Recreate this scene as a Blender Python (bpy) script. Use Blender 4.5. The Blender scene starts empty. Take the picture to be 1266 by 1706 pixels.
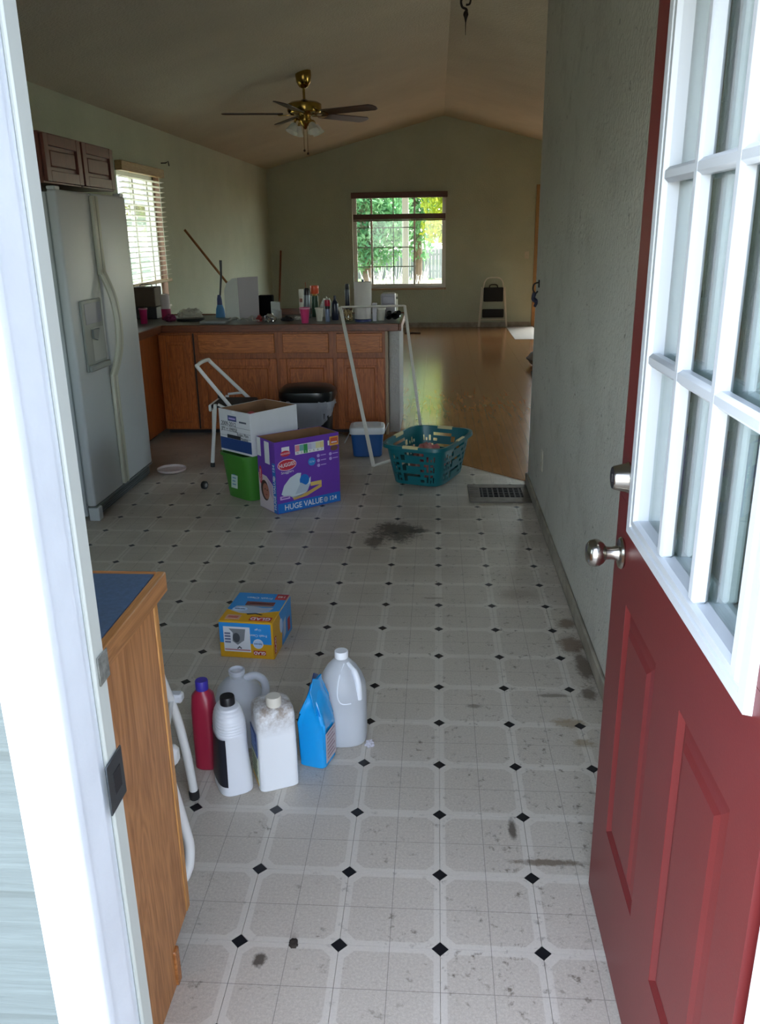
import bpy, bmesh, math, random
from mathutils import Vector, Matrix, noise
R = math.radians
random.seed(7)
S = bpy.context.scene
COL = S.collection

# ------------------------------------------------------------------ camera
cam = bpy.data.cameras.new('camera'); co = bpy.data.objects.new('camera', cam); COL.objects.link(co)
cam.sensor_fit = 'VERTICAL'; cam.sensor_height = 24.0; cam.lens = 1387.345 * 24.0 / 1706.0; cam.clip_start = .02
yaw, pit, rol = -0.0696868543, 0.322487446, -0.0155065744
f = Vector((math.sin(yaw) * math.cos(pit), math.cos(yaw) * math.cos(pit), -math.sin(pit)))
r = Vector((math.cos(yaw), -math.sin(yaw), 0)); u = r.cross(f)
r2 = r * math.cos(rol) + u * math.sin(rol); u2 = u * math.cos(rol) - r * math.sin(rol)
M = Matrix((r2, u2, -f)).transposed().to_4x4(); M.translation = (-0.01787, -1.46928, 1.52766)
co.matrix_world = M; S.camera = co
# ------------------------------------------------------------------ world, sun, exposure
w = bpy.data.worlds.new('world'); S.world = w; w.use_nodes = True
nt = w.node_tree; bg = nt.nodes['Background']
sky = nt.nodes.new('ShaderNodeTexSky'); sky.sky_type = 'NISHITA'; sky.sun_disc = False
sky.sun_elevation = R(52); sky.sun_rotation = R(25); sky.air_density = 1.0; sky.dust_density = 1.6
hsv = nt.nodes.new('ShaderNodeHueSaturation'); hsv.inputs['Saturation'].default_value = .55
nt.links.new(sky.outputs[0], hsv.inputs['Color']); nt.links.new(hsv.outputs[0], bg.inputs[0]); bg.inputs[1].default_value = 0.92
sl = bpy.data.lights.new('sun', 'SUN'); sl.energy = 7.0; sl.angle = R(1.0); sl.color = (1, .97, .92)
so = bpy.data.objects.new('sun', sl); COL.objects.link(so); so.rotation_euler = (R(38), 0, R(180 - 25))
S.view_settings.view_transform = 'Standard'; S.view_settings.look = 'None'
S.view_settings.gamma = 1.0; S.view_settings.use_curve_mapping = False
S.view_settings.exposure = 1.35
S.cycles.use_denoising = True
S.cycles.max_bounces = 12; S.cycles.diffuse_bounces = 8; S.cycles.transparent_max_bounces = 16
S.cycles.glossy_bounces = 4; S.cycles.transmission_bounces = 8
S.cycles.sample_clamp_indirect = 6.0
S.cycles.caustics_reflective = False; S.cycles.caustics_refractive = False

# ------------------------------------------------------------------ material helpers
def srgb(h):
    h = h.lstrip('#')
    c = [int(h[i:i + 2], 16) / 255 for i in (0, 2, 4)]
    return tuple((x / 12.92 if x <= .04045 else ((x + .055) / 1.055) ** 2.4) for x in c) + (1,)

class N:
    """tiny node-tree helper"""
    def __init__(s, name):
        s.m = bpy.data.materials.new(name); s.m.use_nodes = True
        s.t = s.m.node_tree; s.b = s.t.nodes['Principled BSDF']; s.out = s.t.nodes['Material Output']
    def n(s, typ, ins=None, **kw):
        x = s.t.nodes.new('ShaderNode' + typ)
        for k, v in kw.items(): setattr(x, k, v)
        for k, v in (ins or {}).items(): s.set(x.inputs[k], v)
        return x
    def set(s, sock, v):
        if hasattr(v, 'is_output') or isinstance(v, bpy.types.NodeSocket): s.t.links.new(v, sock)
        else: sock.default_value = v
    def math(s, op, a, b=0.0, c=0.0):
        x = s.t.nodes.new('ShaderNodeMath'); x.operation = op
        s.set(x.inputs[0], a); s.set(x.inputs[1], b); s.set(x.inputs[2], c)
        return x.outputs[0]
    def mix(s, fac, a, b):
        x = s.t.nodes.new('ShaderNodeMix'); x.data_type = 'RGBA'
        s.set(x.inputs[0], fac); s.set(x.inputs[6], a); s.set(x.inputs[7], b)
        return x.outputs[2]
    def noise(s, vec, scale, detail=4, rough=.6, dist=0):
        return s.n('TexNoise', {'Vector': vec, 'Scale': scale, 'Detail': detail, 'Roughness': rough, 'Distortion': dist}).outputs[0]
    def ramp(s, fac, lo, hi):
        return s.n('MapRange', {'Value': fac, 'From Min': lo, 'From Max': hi}, clamp=True).outputs[0]
    def bump(s, h, strength, dist=.01):
        b = s.n('Bump', {'Height': h, 'Strength': strength, 'Distance': dist})
        s.t.links.new(b.outputs[0], s.b.inputs['Normal'])

CACHE = {}
def mat(name, col, rough=.5, metal=0., vary=0., vscale=8., bump=0., bscale=60., spec=.5, coat=0., col2=None, emit=None):
    if name in CACHE: return CACHE[name]
    k = N(name); c = srgb(col) if isinstance(col, str) else col
    b = k.b; b.inputs['Roughness'].default_value = rough; b.inputs['Metallic'].default_value = metal
    b.inputs['Specular IOR Level'].default_value = spec; b.inputs['Coat Weight'].default_value = coat
    tc = k.n('TexCoord').outputs['Object']
    if vary > 0 or col2:
        c2 = srgb(col2) if col2 else tuple(x * (1 - vary) for x in c[:3]) + (1,)
        nz = k.ramp(k.noise(tc, vscale), .35, .65)
        k.set(b.inputs['Base Color'], k.mix(nz, c, c2))
    else: b.inputs['Base Color'].default_value = c
    if bump > 0: k.bump(k.noise(tc, bscale, 3), bump, .004)
    if emit: b.inputs['Emission Color'].default_value = srgb(emit[0]); b.inputs['Emission Strength'].default_value = emit[1]
    CACHE[name] = k.m
    return k.m

def wood(name, c1, c2, axis='Z', scale=7., rough=.42, ring=14.):
    if name in CACHE: return CACHE[name]
    k = N(name); tc = k.n('TexCoord').outputs['Object']
    sc = {'X': (.12, 1, 1), 'Y': (1, .12, 1), 'Z': (1, 1, .12)}[axis]
    mp = k.n('Mapping', {'Vector': tc, 'Scale': tuple(s * scale for s in sc)}).outputs[0]
    n1 = k.noise(mp, 1.6, 4, .6, 1.2)
    wv = k.math('FRACT', k.math('MULTIPLY', n1, ring))
    wv = k.math('MULTIPLY', k.math('ABSOLUTE', k.math('SUBTRACT', wv, .5)), 2.0)
    mp2 = k.n('Mapping', {'Vector': tc, 'Scale': tuple(s * scale * (18 if s == 1 else 6) for s in sc)}).outputs[0]
    fine = k.noise(mp2, 1.0, 3)
    fac = k.math('ADD', k.math('MULTIPLY', wv, .55), k.math('MULTIPLY', k.ramp(fine, .35, .7), .5))
    col = k.mix(k.ramp(fac, .15, .95), srgb(c1), srgb(c2))
    k.set(k.b.inputs['Base Color'], col); k.b.inputs['Roughness'].default_value = rough
    k.bump(fine, .12, .002)
    CACHE[name] = k.m; return k.m

def glass(name='window_glass', tint=(.92, .96, .94, 1), refl=1.0):
    if name in CACHE: return CACHE[name]
    k = N(name)
    tr = k.n('BsdfTransparent', {'Color': tint}); gl = k.n('BsdfGlossy', {'Roughness': .0})
    bf = k.n('NewGeometry').outputs['Backfacing']; fr = k.n('Fresnel', {'IOR': k.math('SUBTRACT', 1.5, k.math('MULTIPLY', bf, 1.5 - 1 / 1.5))}); mx = k.n('MixShader')
    k.set(mx.inputs[0], k.math('MULTIPLY', fr.outputs[0], refl)); k.set(mx.inputs[1], tr.outputs[0]); k.set(mx.inputs[2], gl.outputs[0])
    k.set(k.out.inputs['Surface'], mx.outputs[0]); CACHE[name] = k.m; return k.m

def milky(name, col, clear=.3, rough=.35):
    """cloudy see-through plastic"""
    if name in CACHE: return CACHE[name]
    k = N(name); c = srgb(col)
    k.b.inputs['Base Color'].default_value = c; k.b.inputs['Roughness'].default_value = rough
    tl = k.n('BsdfTranslucent', {'Color': c}); tr = k.n('BsdfTransparent', {'Color': (1, 1, 1, 1)})
    m1 = k.n('MixShader'); m1.inputs[0].default_value = .35; k.set(m1.inputs[1], k.b.outputs[0]); k.set(m1.inputs[2], tl.outputs[0])
    m2 = k.n('MixShader'); m2.inputs[0].default_value = clear; k.set(m2.inputs[1], m1.outputs[0]); k.set(m2.inputs[2], tr.outputs[0])
    k.set(k.out.inputs['Surface'], m2.outputs[0]); CACHE[name] = k.m; return k.m

# ------------------------------------------------------------------ mesh helpers
class MB:
    def __init__(s): s.bm = bmesh.new()
    def box(s, x0, x1, y0, y1, z0, z1, bev=0., seg=1, rot=None, at=None):
        t = bmesh.new(); bmesh.ops.create_cube(t, size=1.0)
        for v in t.verts: v.co = Vector(((x0 + x1) / 2 + v.co.x * (x1 - x0), (y0 + y1) / 2 + v.co.y * (y1 - y0), (z0 + z1) / 2 + v.co.z * (z1 - z0)))
        if bev: bmesh.ops.bevel(t, geom=list(t.edges), offset=bev, segments=seg, affect='EDGES', profile=.5)
        s._add(t, rot, at); return s
    def _add(s, t, rot=None, at=None):
        m = Matrix.Identity(4)
        if rot is not None: m = (rot if isinstance(rot, Matrix) else Matrix.Rotation(rot, 4, 'Z'))
        if at is not None: m = Matrix.Translation(at) @ m
        t.transform(m); me = bpy.data.meshes.new('tmp'); t.to_mesh(me); t.free(); s.bm.from_mesh(me); bpy.data.meshes.remove(me)
    def prism(s, pts, vec, bev=0.):
        """closed 3-D polygon pushed along vec"""
        t = bmesh.new(); vs = [t.verts.new(p) for p in pts]; fc = t.faces.new(vs)
        ex = bmesh.ops.extrude_face_region(t, geom=[fc])
        bmesh.ops.translate(t, verts=[v for v in ex['geom'] if isinstance(v, bmesh.types.BMVert)], vec=vec)
        bmesh.ops.recalc_face_normals(t, faces=t.faces)
        if bev: bmesh.ops.bevel(t, geom=list(t.edges), offset=bev, segments=1, affect='EDGES')
        s._add(t); return s
    def poly(s, pts):
        vs = [s.bm.verts.new(p) for p in pts]; s.bm.faces.new(vs); return s
    def rings(s, rings, cap0=True, cap1=True, closed=True):
        vr = [[s.bm.verts.new(p) for p in rg] for rg in rings]
        n = len(vr[0])
        for a, b in zip(vr, vr[1:]):
            for i in range(n if closed else n - 1):
                j = (i + 1) % n
                try: s.bm.faces.new((a[i], a[j], b[j], b[i]))
                except ValueError: pass
        if cap0: s.bm.faces.new(vr[0][::-1])
        if cap1: s.bm.faces.new(vr[-1])
        return s
    def loft(s, secs, n=28, cap0=True, cap1=True, at=(0, 0, 0)):
        """secs: (z, rx, ry, exponent[, cx, cy]) stacked super-ellipses"""
        rg = []
        for q in secs:
            z, rx, ry, e = q[:4]; cx, cy = (q[4], q[5]) if len(q) > 5 else (0, 0)
            ring = []
            for i in range(n):
                a = 2 * math.pi * (i + .5) / n; c, sn = math.cos(a), math.sin(a)
                ring.append((at[0] + cx + rx * math.copysign(abs(c) ** (2 / e), c), at[1] + cy + ry * math.copysign(abs(sn) ** (2 / e), sn), at[2] + z))
            rg.append(ring)
        return s.rings(rg, cap0, cap1)
    def lathe(s, prof, n=20, at=(0, 0, 0), axis=None, cap0=True, cap1=True):
        rg = [[Vector((rr * math.cos(2 * math.pi * i / n), rr * math.sin(2 * math.pi * i / n), z)) for i in range(n)] for rr, z in prof]
        q = Vector((0, 0, 1)).rotation_difference(Vector(axis)) if axis is not None else None
        rg = [[(q @ p if q else p) + Vector(at) for p in ring] for ring in rg]
        return s.rings(rg, cap0, cap1)
    def tube(s, pts, rad, n=8, caps=True):
        pts = [Vector(p) for p in pts]; rg = []; prev = None
        for i, p in enumerate(pts):
            d = (pts[min(i + 1, len(pts) - 1)] - pts[max(i - 1, 0)]).normalized()
            if prev is None:
                a = Vector((0, 0, 1)) if abs(d.z) < .9 else Vector((1, 0, 0)); x = d.cross(a).normalized()
            else: x = (prev - d * prev.dot(d)).normalized()
            y = d.cross(x); prev = x; rr = rad[i] if isinstance(rad, (list, tuple)) else rad
            rg.append([p + (x * math.cos(2 * math.pi * k / n) + y * math.sin(2 * math.pi * k / n)) * rr for k in range(n)])
        return s.rings(rg, caps, caps)
    def build(s, name, m=None, parent=None, loc=None, rot=None, smooth=True, ang=38, kind=None):
        bmesh.ops.recalc_face_normals(s.bm, faces=s.bm.faces)
        me = bpy.data.meshes.new(name); s.bm.to_mesh(me); s.bm.free()
        if smooth:
            me.shade_smooth(); me.set_sharp_from_angle(angle=R(ang))
        if m is not None: me.materials.append(m)
        o = bpy.data.objects.new(name, me); COL.objects.link(o)
        if parent is not None: o.parent = parent
        if loc is not None: o.location = loc
        if rot is not None: o.rotation_euler = rot if not isinstance(rot, (int, float)) else (0, 0, rot)
        if kind: o['kind'] = kind
        return o

def curvepts(ctrl, k=6):
    """Catmull-Rom through control points"""
    c = [Vector(p) for p in ctrl]; c = [c[0]] + c + [c[-1]]; out = []
    for i in range(1, len(c) - 2):
        for j in range(k):
            t = j / k; a, b, d, e = c[i - 1], c[i], c[i + 1], c[i + 2]
            out.append(.5 * ((2 * b) + (d - a) * t + (2 * a - 5 * b + 4 * d - e) * t * t + (3 * b - a - 3 * d + e) * t ** 3))
    out.append(c[-2]); return out

def tag(o, label=None, cat=None, group=None, kind=None):
    if label: o['label'] = label
    if cat: o['category'] = cat
    if group: o['group'] = group
    if kind: o['kind'] = kind
    return o
def thing(name, label, cat, loc=(0, 0, 0), rz=0., group=None):
    o = bpy.data.objects.new(name, None); COL.objects.link(o); o.location = loc; o.rotation_euler = (0, 0, rz)
    o.empty_display_size = .05
    return tag(o, label, cat, group)
def struct(o, label=None): return tag(o, label, None, None, 'structure')
def inst(src, parent=None, loc=None, rot=None):
    c = src.copy(); COL.objects.link(c)
    if parent is not None: c.parent = parent
    if loc is not None: c.location = loc
    if rot is not None: c.rotation_euler = rot
    return c

class Face:
    """flat print on a box side: origin, u and v directions in the thing's own space"""
    def __init__(s, parent, o, u, v):
        s.p = parent; s.o = Vector(o); s.u = Vector(u).normalized(); s.v = Vector(v).normalized(); s.n = s.u.cross(s.v)
    def pt(s, a, b, h=0.): return s.o + s.u * a + s.v * b + s.n * h
    def shape(s, name, pts, m, h=.0006):
        mb = MB(); mb.prism([s.pt(a, b, .0002) for a, b in pts], s.n * h); return mb.build(name, m, s.p, smooth=False)
    def rect(s, name, a0, a1, b0, b1, m, h=.0006): return s.shape(name, [(a0, b0), (a1, b0), (a1, b1), (a0, b1)], m, h)
    def oval(s, name, a, b, ra, rb, m, h=.0006, n=20, rot=0.):
        c, q = math.cos(rot), math.sin(rot)
        return s.shape(name, [(a + ra * math.cos(t) * c - rb * math.sin(t) * q, b + ra * math.cos(t) * q + rb * math.sin(t) * c) for t in [2 * math.pi * i / n for i in range(n)]], m, h)
    def text(s, body, a, b, size, m, rot=0., h=.0014, align='CENTER', sx=1., bold=0.):
        cu = bpy.data.curves.new('lettering', 'FONT'); cu.body = body; cu.size = size; cu.align_x = align; cu.align_y = 'CENTER'
        cu.extrude = .0002; cu.offset = bold; cu.resolution_u = 3; cu.materials.append(m)
        o = bpy.data.objects.new('lettering', cu); COL.objects.link(o); o.parent = s.p
        mm = Matrix((s.u, s.v, s.n)).transposed().to_4x4(); mm.translation = s.pt(a, b, h)
        o.matrix_basis = mm @ Matrix.Rotation(rot, 4, 'Z') @ Matrix.Diagonal((sx, 1, 1, 1))
        return o

# ------------------------------------------------------------------ materials
def wall_mat(name, col, specks=0.):
    k = N(name); tc = k.n('TexCoord').outputs['Object']
    base = k.mix(k.ramp(k.noise(tc, 1.3, 5), .35, .7), srgb(col), tuple(x * .88 for x in srgb(col)[:3]) + (1,))
    if specks:
        sp = k.ramp(k.noise(tc, 26, 3, .6), .66, .72); big = k.ramp(k.noise(tc, 2.2, 3), .38, .58)
        low = k.n('SeparateXYZ', {'Vector': tc}).outputs[2]
        fac = k.math('MULTIPLY', k.math('MULTIPLY', sp, big), specks)
        base = k.mix(fac, base, srgb('#4a4238'))
        sm = k.math('MULTIPLY', k.ramp(k.noise(tc, 5, 6, .7), .52, .75), .35)
        base = k.mix(sm, base, srgb('#7d7568'))
    k.set(k.b.inputs['Base Color'], base); k.b.inputs['Roughness'].default_value = .75
    k.b.inputs['Specular IOR Level'].default_value = .25
    h = k.ramp(k.noise(tc, 55, 3, .5), .42, .66); k.bump(h, .55, .004)
    return k.m
WALL = wall_mat('sage_wall_paint', '#b8bfab'); CEIL = wall_mat('ceiling_paint', '#bfbaa8')
ENTRY = wall_mat('scuffed_entry_wall_paint', '#c2c0b6', .8)
WHITE = mat('white_trim_paint', '#e4e7ea', .45, vary=.06, vscale=5, bump=.05, bscale=90)
CREAM = mat('cream_trim_paint', '#c9c4b4', .5, vary=.1)
RED = mat('red_door_paint', '#672222', .42, vary=.07, vscale=6, bump=.06, bscale=260)
OAKV = wood('oak_vertical', '#a5683a', '#7b4420', 'Z', 7.)
OAKD = wood('oak_cabinet_vertical', '#c06c34', '#8a461b', 'Z', 7.)
OAKH = wood('oak_cabinet_horizontal', '#c8763a', '#93501f', 'X', 7.)
OAKP = wood('oak_end_panel', '#c48a57', '#9a663a', 'Z', 5., .5, 10.)
OAKE = wood('oak_edge', '#b87a45', '#8d5426', 'X', 6.)
DARKWOOD = wood('dark_stained_wood', '#6a3d28', '#4a2819', 'Y', 6., .4)
BLACK = mat('black_plastic', '#111214', .4); DARK = mat('dark_rubber', '#1a1a1c', .6)
STEEL = mat('satin_nickel', '#b9b4ac', .22, 1.); BRASS = mat('polished_brass', '#9c8040', .2, 1.)
TUBEW = mat('white_enamel_tube', '#e6e7e4', .35); CARD = mat('brown_cardboard', '#8a6546', .85, vary=.15, vscale=6)
GLASS = glass()

def vinyl_mat(pattern=True):
    k = N('printed_vinyl' if pattern else 'vinyl_base'); tc = k.n('TexCoord').outputs['Object']; pos = k.n('NewGeometry').outputs['Position']
    sx = k.n('SeparateXYZ', {'Vector': tc}); ax = k.math('ABSOLUTE', sx.outputs[0]); ay = k.math('ABSOLUTE', sx.outputs[1])
    sp = k.ramp(k.noise(pos, 300, 2, .7), .40, .60); sp2 = k.ramp(k.noise(pos, 150, 3, .7), .35, .7)
    body = k.mix(sp, srgb('#beb5a6'), srgb('#d4ccbf')); body = k.mix(k.math('MULTIPLY', sp2, .5), body, srgb('#9d958a'))
    if pattern:
        mx = k.math('MAXIMUM', ax, ay)
        diag = k.math('SUBTRACT', k.math('ADD', ax, ay), .1143 * 2 - .052 - .0985)
        mm = k.math('MAXIMUM', mx, diag)
        band = k.ramp(mm, .0985, .1005)
        col = k.mix(k.math('MULTIPLY', band, .6), body, srgb('#d8d2c6'))
        mid = k.math('MINIMUM', ax, ay); ln = k.math('SUBTRACT', 1.0, k.ramp(mid, .0004, .0010))
        col = k.mix(k.math('MULTIPLY', ln, .75), col, srgb('#6f6a63'))
    else: col = body
    # worn-in dirt plus painted-in dimming, floor coordinates
    ps = k.n('SeparateXYZ', {'Vector': pos}); X, Y = ps.outputs[0], ps.outputs[1]
    n1 = k.noise(pos, 9, 6, .7); n2 = k.noise(pos, 38, 4, .7); n3 = k.noise(pos, 2.1, 3)
    wall = k.ramp(X, -.25, .58)
    fl = k.math('MULTIPLY', k.ramp(n2, .56, .68), k.ramp(k.math('ADD', n1, k.math('MULTIPLY', wall, .12)), .50, .64))
    col = k.mix(k.math('MULTIPLY', fl, .8), col, srgb('#4f4436'))
    far = k.ramp(Y, .9, 3.0)                                   # browner around the kitchen: grime plus light falloff put into the colour
    grime_dim = k.math('MULTIPLY', k.ramp(n3, .30, .75), k.math('MULTIPLY_ADD', far, .40, .10))
    col = k.mix(grime_dim, col, srgb('#62513f'))
    def spot(col, x, y, rx, ry, c, amt, wob=.45, ang=0.):
        dx = k.math('SUBTRACT', X, x); dy = k.math('SUBTRACT', Y, y)
        ca, sa = math.cos(ang), math.sin(ang)
        ex = k.math('DIVIDE', k.math('ADD', k.math('MULTIPLY', dx, ca), k.math('MULTIPLY', dy, sa)), rx)
        ey = k.math('DIVIDE', k.math('SUBTRACT', k.math('MULTIPLY', dy, ca), k.math('MULTIPLY', dx, sa)), ry)
        d = k.math('SQRT', k.math('ADD', k.math('MULTIPLY', ex, ex), k.math('MULTIPLY', ey, ey)))
        d = k.math('ADD', d, k.math('MULTIPLY', k.math('SUBTRACT', n1, .5), wob * 4)); d = k.math('ADD', d, k.math('MULTIPLY', k.math('SUBTRACT', n2, .5), wob * 4))
        fac = k.math('MULTIPLY', k.math('SUBTRACT', 1.0, k.ramp(d, .6, 1.15)), amt)
        return k.mix(fac, col, srgb(c))
    for a in [(-.225, 2.76, .135, .16, '#2e2620', .85), (-.10, 2.77, .06, .035, '#2e2620', .8), (-.33, 2.60, .05, .10, '#3a2f26', .75),
              (-.78, 2.72, .05, .10, '#4b3b30', .2), (.525, 1.66, .045, .05, '#5c4128', .7), (.515, 1.48, .05, .07, '#5c4128', .7),
              (.535, 1.32, .03, .12, '#473420', .75), (.42, .925, .05, .03, '#8a744f', .65), (.45, .82, .035, .025, '#8a744f', .65),
              (.52, 1.12, .03, .05, '#473420', .75), (.40, 1.10, .05, .012, '#55483a', .6), (.285, .285, .10, .012, '#54432f', .75),
              (.195, .41, .012, .05, '#3a3028', .8), (-.40, -.05, .016, .02, '#332a24', .85), (.12, 1.02, .03, .014, '#55483a', .6),
              (-.02, 1.9, .05, .01, '#5d5142', .5), (.36, 1.95, .10, .06, '#7b6450', .35)]:
        col = spot(col, *a)
    k.set(k.b.inputs['Base Color'], col); k.b.inputs['Roughness'].default_value = .42
    k.b.inputs['Specular IOR Level'].default_value = .4
    k.bump(k.noise(pos, 160, 3), .10, .002)
    return k.m
VINYL = vinyl_mat(); VBASE = vinyl_mat(False)
JOINT = mat('floor_joint_dirt', '#57524a', .8)
DIAMOND = mat('black_diamond_print', '#16171d', .38, vary=.25, vscale=60)

def laminate():
    k = N('laminate_planks'); tc = k.n('TexCoord').outputs['Object']; rnd = k.n('ObjectInfo').outputs['Random']
    off = k.n('CombineXYZ', {0: rnd, 1: k.math('MULTIPLY', rnd, 7.0)})
    v = k.n('VectorMath', {0: tc, 1: off.outputs[0]}, operation='ADD').outputs[0]
    mp = k.n('Mapping', {'Vector': v, 'Scale': (9, 1.0, 1)}).outputs[0]
    g = k.noise(mp, 2.2, 5, .65, .8); fine = k.noise(k.n('Mapping', {'Vector': v, 'Scale': (120, 8, 1)}).outputs[0], 1, 2)
    col = k.mix(k.ramp(k.math('ADD', k.math('MULTIPLY', g, .9), k.math('MULTIPLY', fine, .1)), .30, .72), srgb('#a5764a'), srgb('#8a5c36'))
    col = k.mix(k.math('MULTIPLY', rnd, .3), col, srgb('#8d5a30'))
    sx = k.n('SeparateXYZ', {'Vector': tc}); ax = k.math('ABSOLUTE', sx.outputs[0])
    ln = k.math('SUBTRACT', 1., k.ramp(k.math('ABSOLUTE', k.math('SUBTRACT', ax, .0317)), .0004, .0011))
    col = k.mix(k.math('MULTIPLY', ln, .6), col, srgb('#4f3018'))
    k.set(k.b.inputs['Base Color'], col); k.b.inputs['Roughness'].default_value = .16
    k.b.inputs['Specular IOR Level'].default_value = .5
    return k.m
LAM = laminate()

# ------------------------------------------------------------------ room shell
XL, XR, YF, YB = -2.8, 3.4, -.60, 13.0
RIDGE, SLOPE, PEAK = .08, .255, 3.28
def cz(x): return PEAK - SLOPE * abs(x - RIDGE)

fl = MB(); fl.box(XL - .12, XR + .12, -.75, YB + .12, -.12, -.004); floor = struct(fl.build('floor', VBASE))
P = .2286; c = .0192; h = P / 2 - .0006
def octagon(x1=None):
    a, b = h - c, h
    X = b if x1 is None else x1
    if x1 is None: return [(a, -b), (b, -a), (b, a), (a, b), (-a, b), (-b, a), (-b, -a), (-a, -b)]
    return [(X, -b), (X, b), (-a, b), (-b, a), (-b, -a), (-a, -b)]
def tile_mesh(pts, m, name, top=0., bot=-.004):
    mb = MB(); mb.prism([(x, y, bot) for x, y in pts], (0, 0, top - bot)); return mb.build(name, m, floor, smooth=False)
t0 = d0 = e0 = None
for j in range(-3, 18):
    for i in range(-9, 3):
        x, y = (i + .5) * P, (j + .5) * P
        if x + y > 4.55 and x > -.35: continue
        if i == 2:
            if e0 is None: e0 = tile_mesh(octagon(.555 - x), VINYL, 'tile'); e0.location = (x, y, 0)
            else: inst(e0, floor, (x, y, 0))
        elif t0 is None: t0 = tile_mesh(octagon(), VINYL, 'tile'); t0.location = (x, y, 0)
        else: inst(t0, floor, (x, y, 0))
for j in range(-3, 18):
    for i in range(-8, 3):
        x, y = i * P, j * P
        if x + y > 4.40 and x > -.35: continue
        if d0 is None:
            q = c - .0006; d0 = tile_mesh([(q, 0), (0, q), (-q, 0), (0, -q)], DIAMOND, 'diamond_inset', -.0002); d0.location = (x, y, 0)
        else: inst(d0, floor, (x, y, 0))

# laminate living-room floor: plank by plank, cut along the diagonal seam
def clip(poly, a, b, cc):                    # keep a*x+b*y >= cc
    out = []
    for p, q in zip(poly, poly[1:] + poly[:1]):
        fp, fq = a * p[0] + b * p[1] - cc, a * q[0] + b * q[1] - cc
        if fp >= 0: out.append(p)
        if fp * fq < 0:
            t = fp / (fp - fq); out.append((p[0] + (q[0] - p[0]) * t, p[1] + (q[1] - p[1]) * t))
    return out
def lam_clip(poly):
    poly = clip(poly, 0, 1, 3.71)
    return clip(poly, 1, 1.0, 4.30) if poly else poly
mb = MB(); mb.prism([(XL, 7.1, -.004), (.59, 3.72, -.004), (XR, 3.72, -.004), (XR, YB, -.004), (XL, YB, -.004)], (0, 0, .0045))
floor2 = struct(mb.build('floor', mat('laminate_joint', '#3b2413', .7), smooth=False))
PW, PL = .19, 1.25; src = None
rnd = random.Random(3)
for i in range(33):
    x0 = XL + i * PW; y0 = 3.6 - rnd.random() * PL
    while y0 < YB:
        a, b = max(y0, 3.6), min(y0 + PL, YB - .01); x1 = min(x0 + PW, XR)
        full = [(x0 + .0008, a + .0008), (x1 - .0008, a + .0008), (x1 - .0008, b - .0008), (x0 + .0008, b - .0008)]
        pl = lam_clip(full); cx, cy = x0 + PW / 2, (a + b) / 2
        if len(pl) >= 3 and not (cx < -2.2 and cy < 6) and (cx < 1.95):
            if src is not None and len(pl) == 4 and all(abs(p[0] - q[0]) + abs(p[1] - q[1]) < 1e-6 for p, q in zip(pl, full)) and abs(b - a - PL) < 1e-6:
                inst(src, floor2, (cx, cy, 0))
            else:
                m2 = MB(); m2.prism([(p[0] - cx, p[1] - cy, 0) for p in pl], (0, 0, .004))
                o = m2.build('plank', LAM, floor2, (cx, cy, 0), smooth=False)
                if len(pl) == 4 and abs(b - a - PL) < 1e-6 and src is None and pl == full: src = o
        y0 += PL
m2 = MB(); m2.box(1.96, XR, 3.72, YB, -.003, .0035); o = m2.build('plank_field', LAM, floor2); o['kind'] = 'stuff'
o = MB().box(1.15, 1.6, 11.2, 12.97, .0005, .009, .003).build('door_mat', mat('pale_mat', '#b7ada0', .8, vary=.1, vscale=20, bump=.3, bscale=200))
tag(o, 'pale rectangular mat lying before the bright far door', 'mat')

def wall_with_holes(name, m, axis, a0, a1, t0, t1, top, holes, z0=0.):
    """slab along an axis with rectangular openings; top is a function of the running coordinate"""
    mb = MB(); cuts = sorted({a0, a1, *(q for hh in holes for q in hh[:2]), *([RIDGE] if axis == 'X' and a0 < RIDGE < a1 else [])})
    for p, q in zip(cuts, cuts[1:]):
        segs = [(z0, None)]
        for (h0, h1, zz0, zz1) in holes:
            if h0 <= p + 1e-6 and q <= h1 + 1e-6: segs = [(z0, zz0), (zz1, None)]
        for lo, hi in segs:
            if hi is not None and hi - lo < 1e-4: continue
            T = (top(p), top(q)) if hi is None else (hi, hi)
            pts = [(p, lo), (q, lo), (q, T[1]), (p, T[0])]
            if axis == 'X': mb.prism([(s_, t0, z_) for s_, z_ in pts], (0, t1 - t0, 0))
            else: mb.prism([(t0, s_, z_) for s_, z_ in pts], (t1 - t0, 0, 0))
    bmesh.ops.remove_doubles(mb.bm, verts=mb.bm.verts, dist=1e-5)
    return struct(mb.build(name, m, smooth=False))
LW = (6.15, 7.33, .86, 2.10); FW = (-1.41, .13, .655, 2.155); SD = (1.66, 3.3, 0., 2.16); RW1 = (5.2, 6.7, .95, 2.1); KW = (-2.25, -1.05, 1.08, 2.02)  # RW1 and KW: out-of-view openings added for interior light
wall_with_holes('wall_left', WALL, 'Y', YF, YB, XL - .14, XL, lambda y: cz(XL), [LW])
wall_with_holes('wall_back', WALL, 'X', XL - .14, XR + .14, YB, YB + .14, lambda x: cz(x), [FW, SD])
wall_with_holes('wall_right', WALL, 'Y', YF, YB, XR, XR + .14, lambda y: cz(XR), [RW1])
DX0, DX1, DZ = -.42, .411, 2.05
wall_with_holes('wall_front', WALL, 'X', XL - .14, XR + .14, -.715, YF, lambda x: cz(x), [KW, (DX0 - .018, DX1 + .018, -.2, DZ + .02)], -.2)
mb = MB(); mb.prism([(.57, YF, 0), (.57, 3.69, 0), (.57, 3.69, cz(.57)), (.57, YF, cz(.57))], (.115, 0, -.02))
struct(mb.build('wall_entry', ENTRY, smooth=False))
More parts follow.
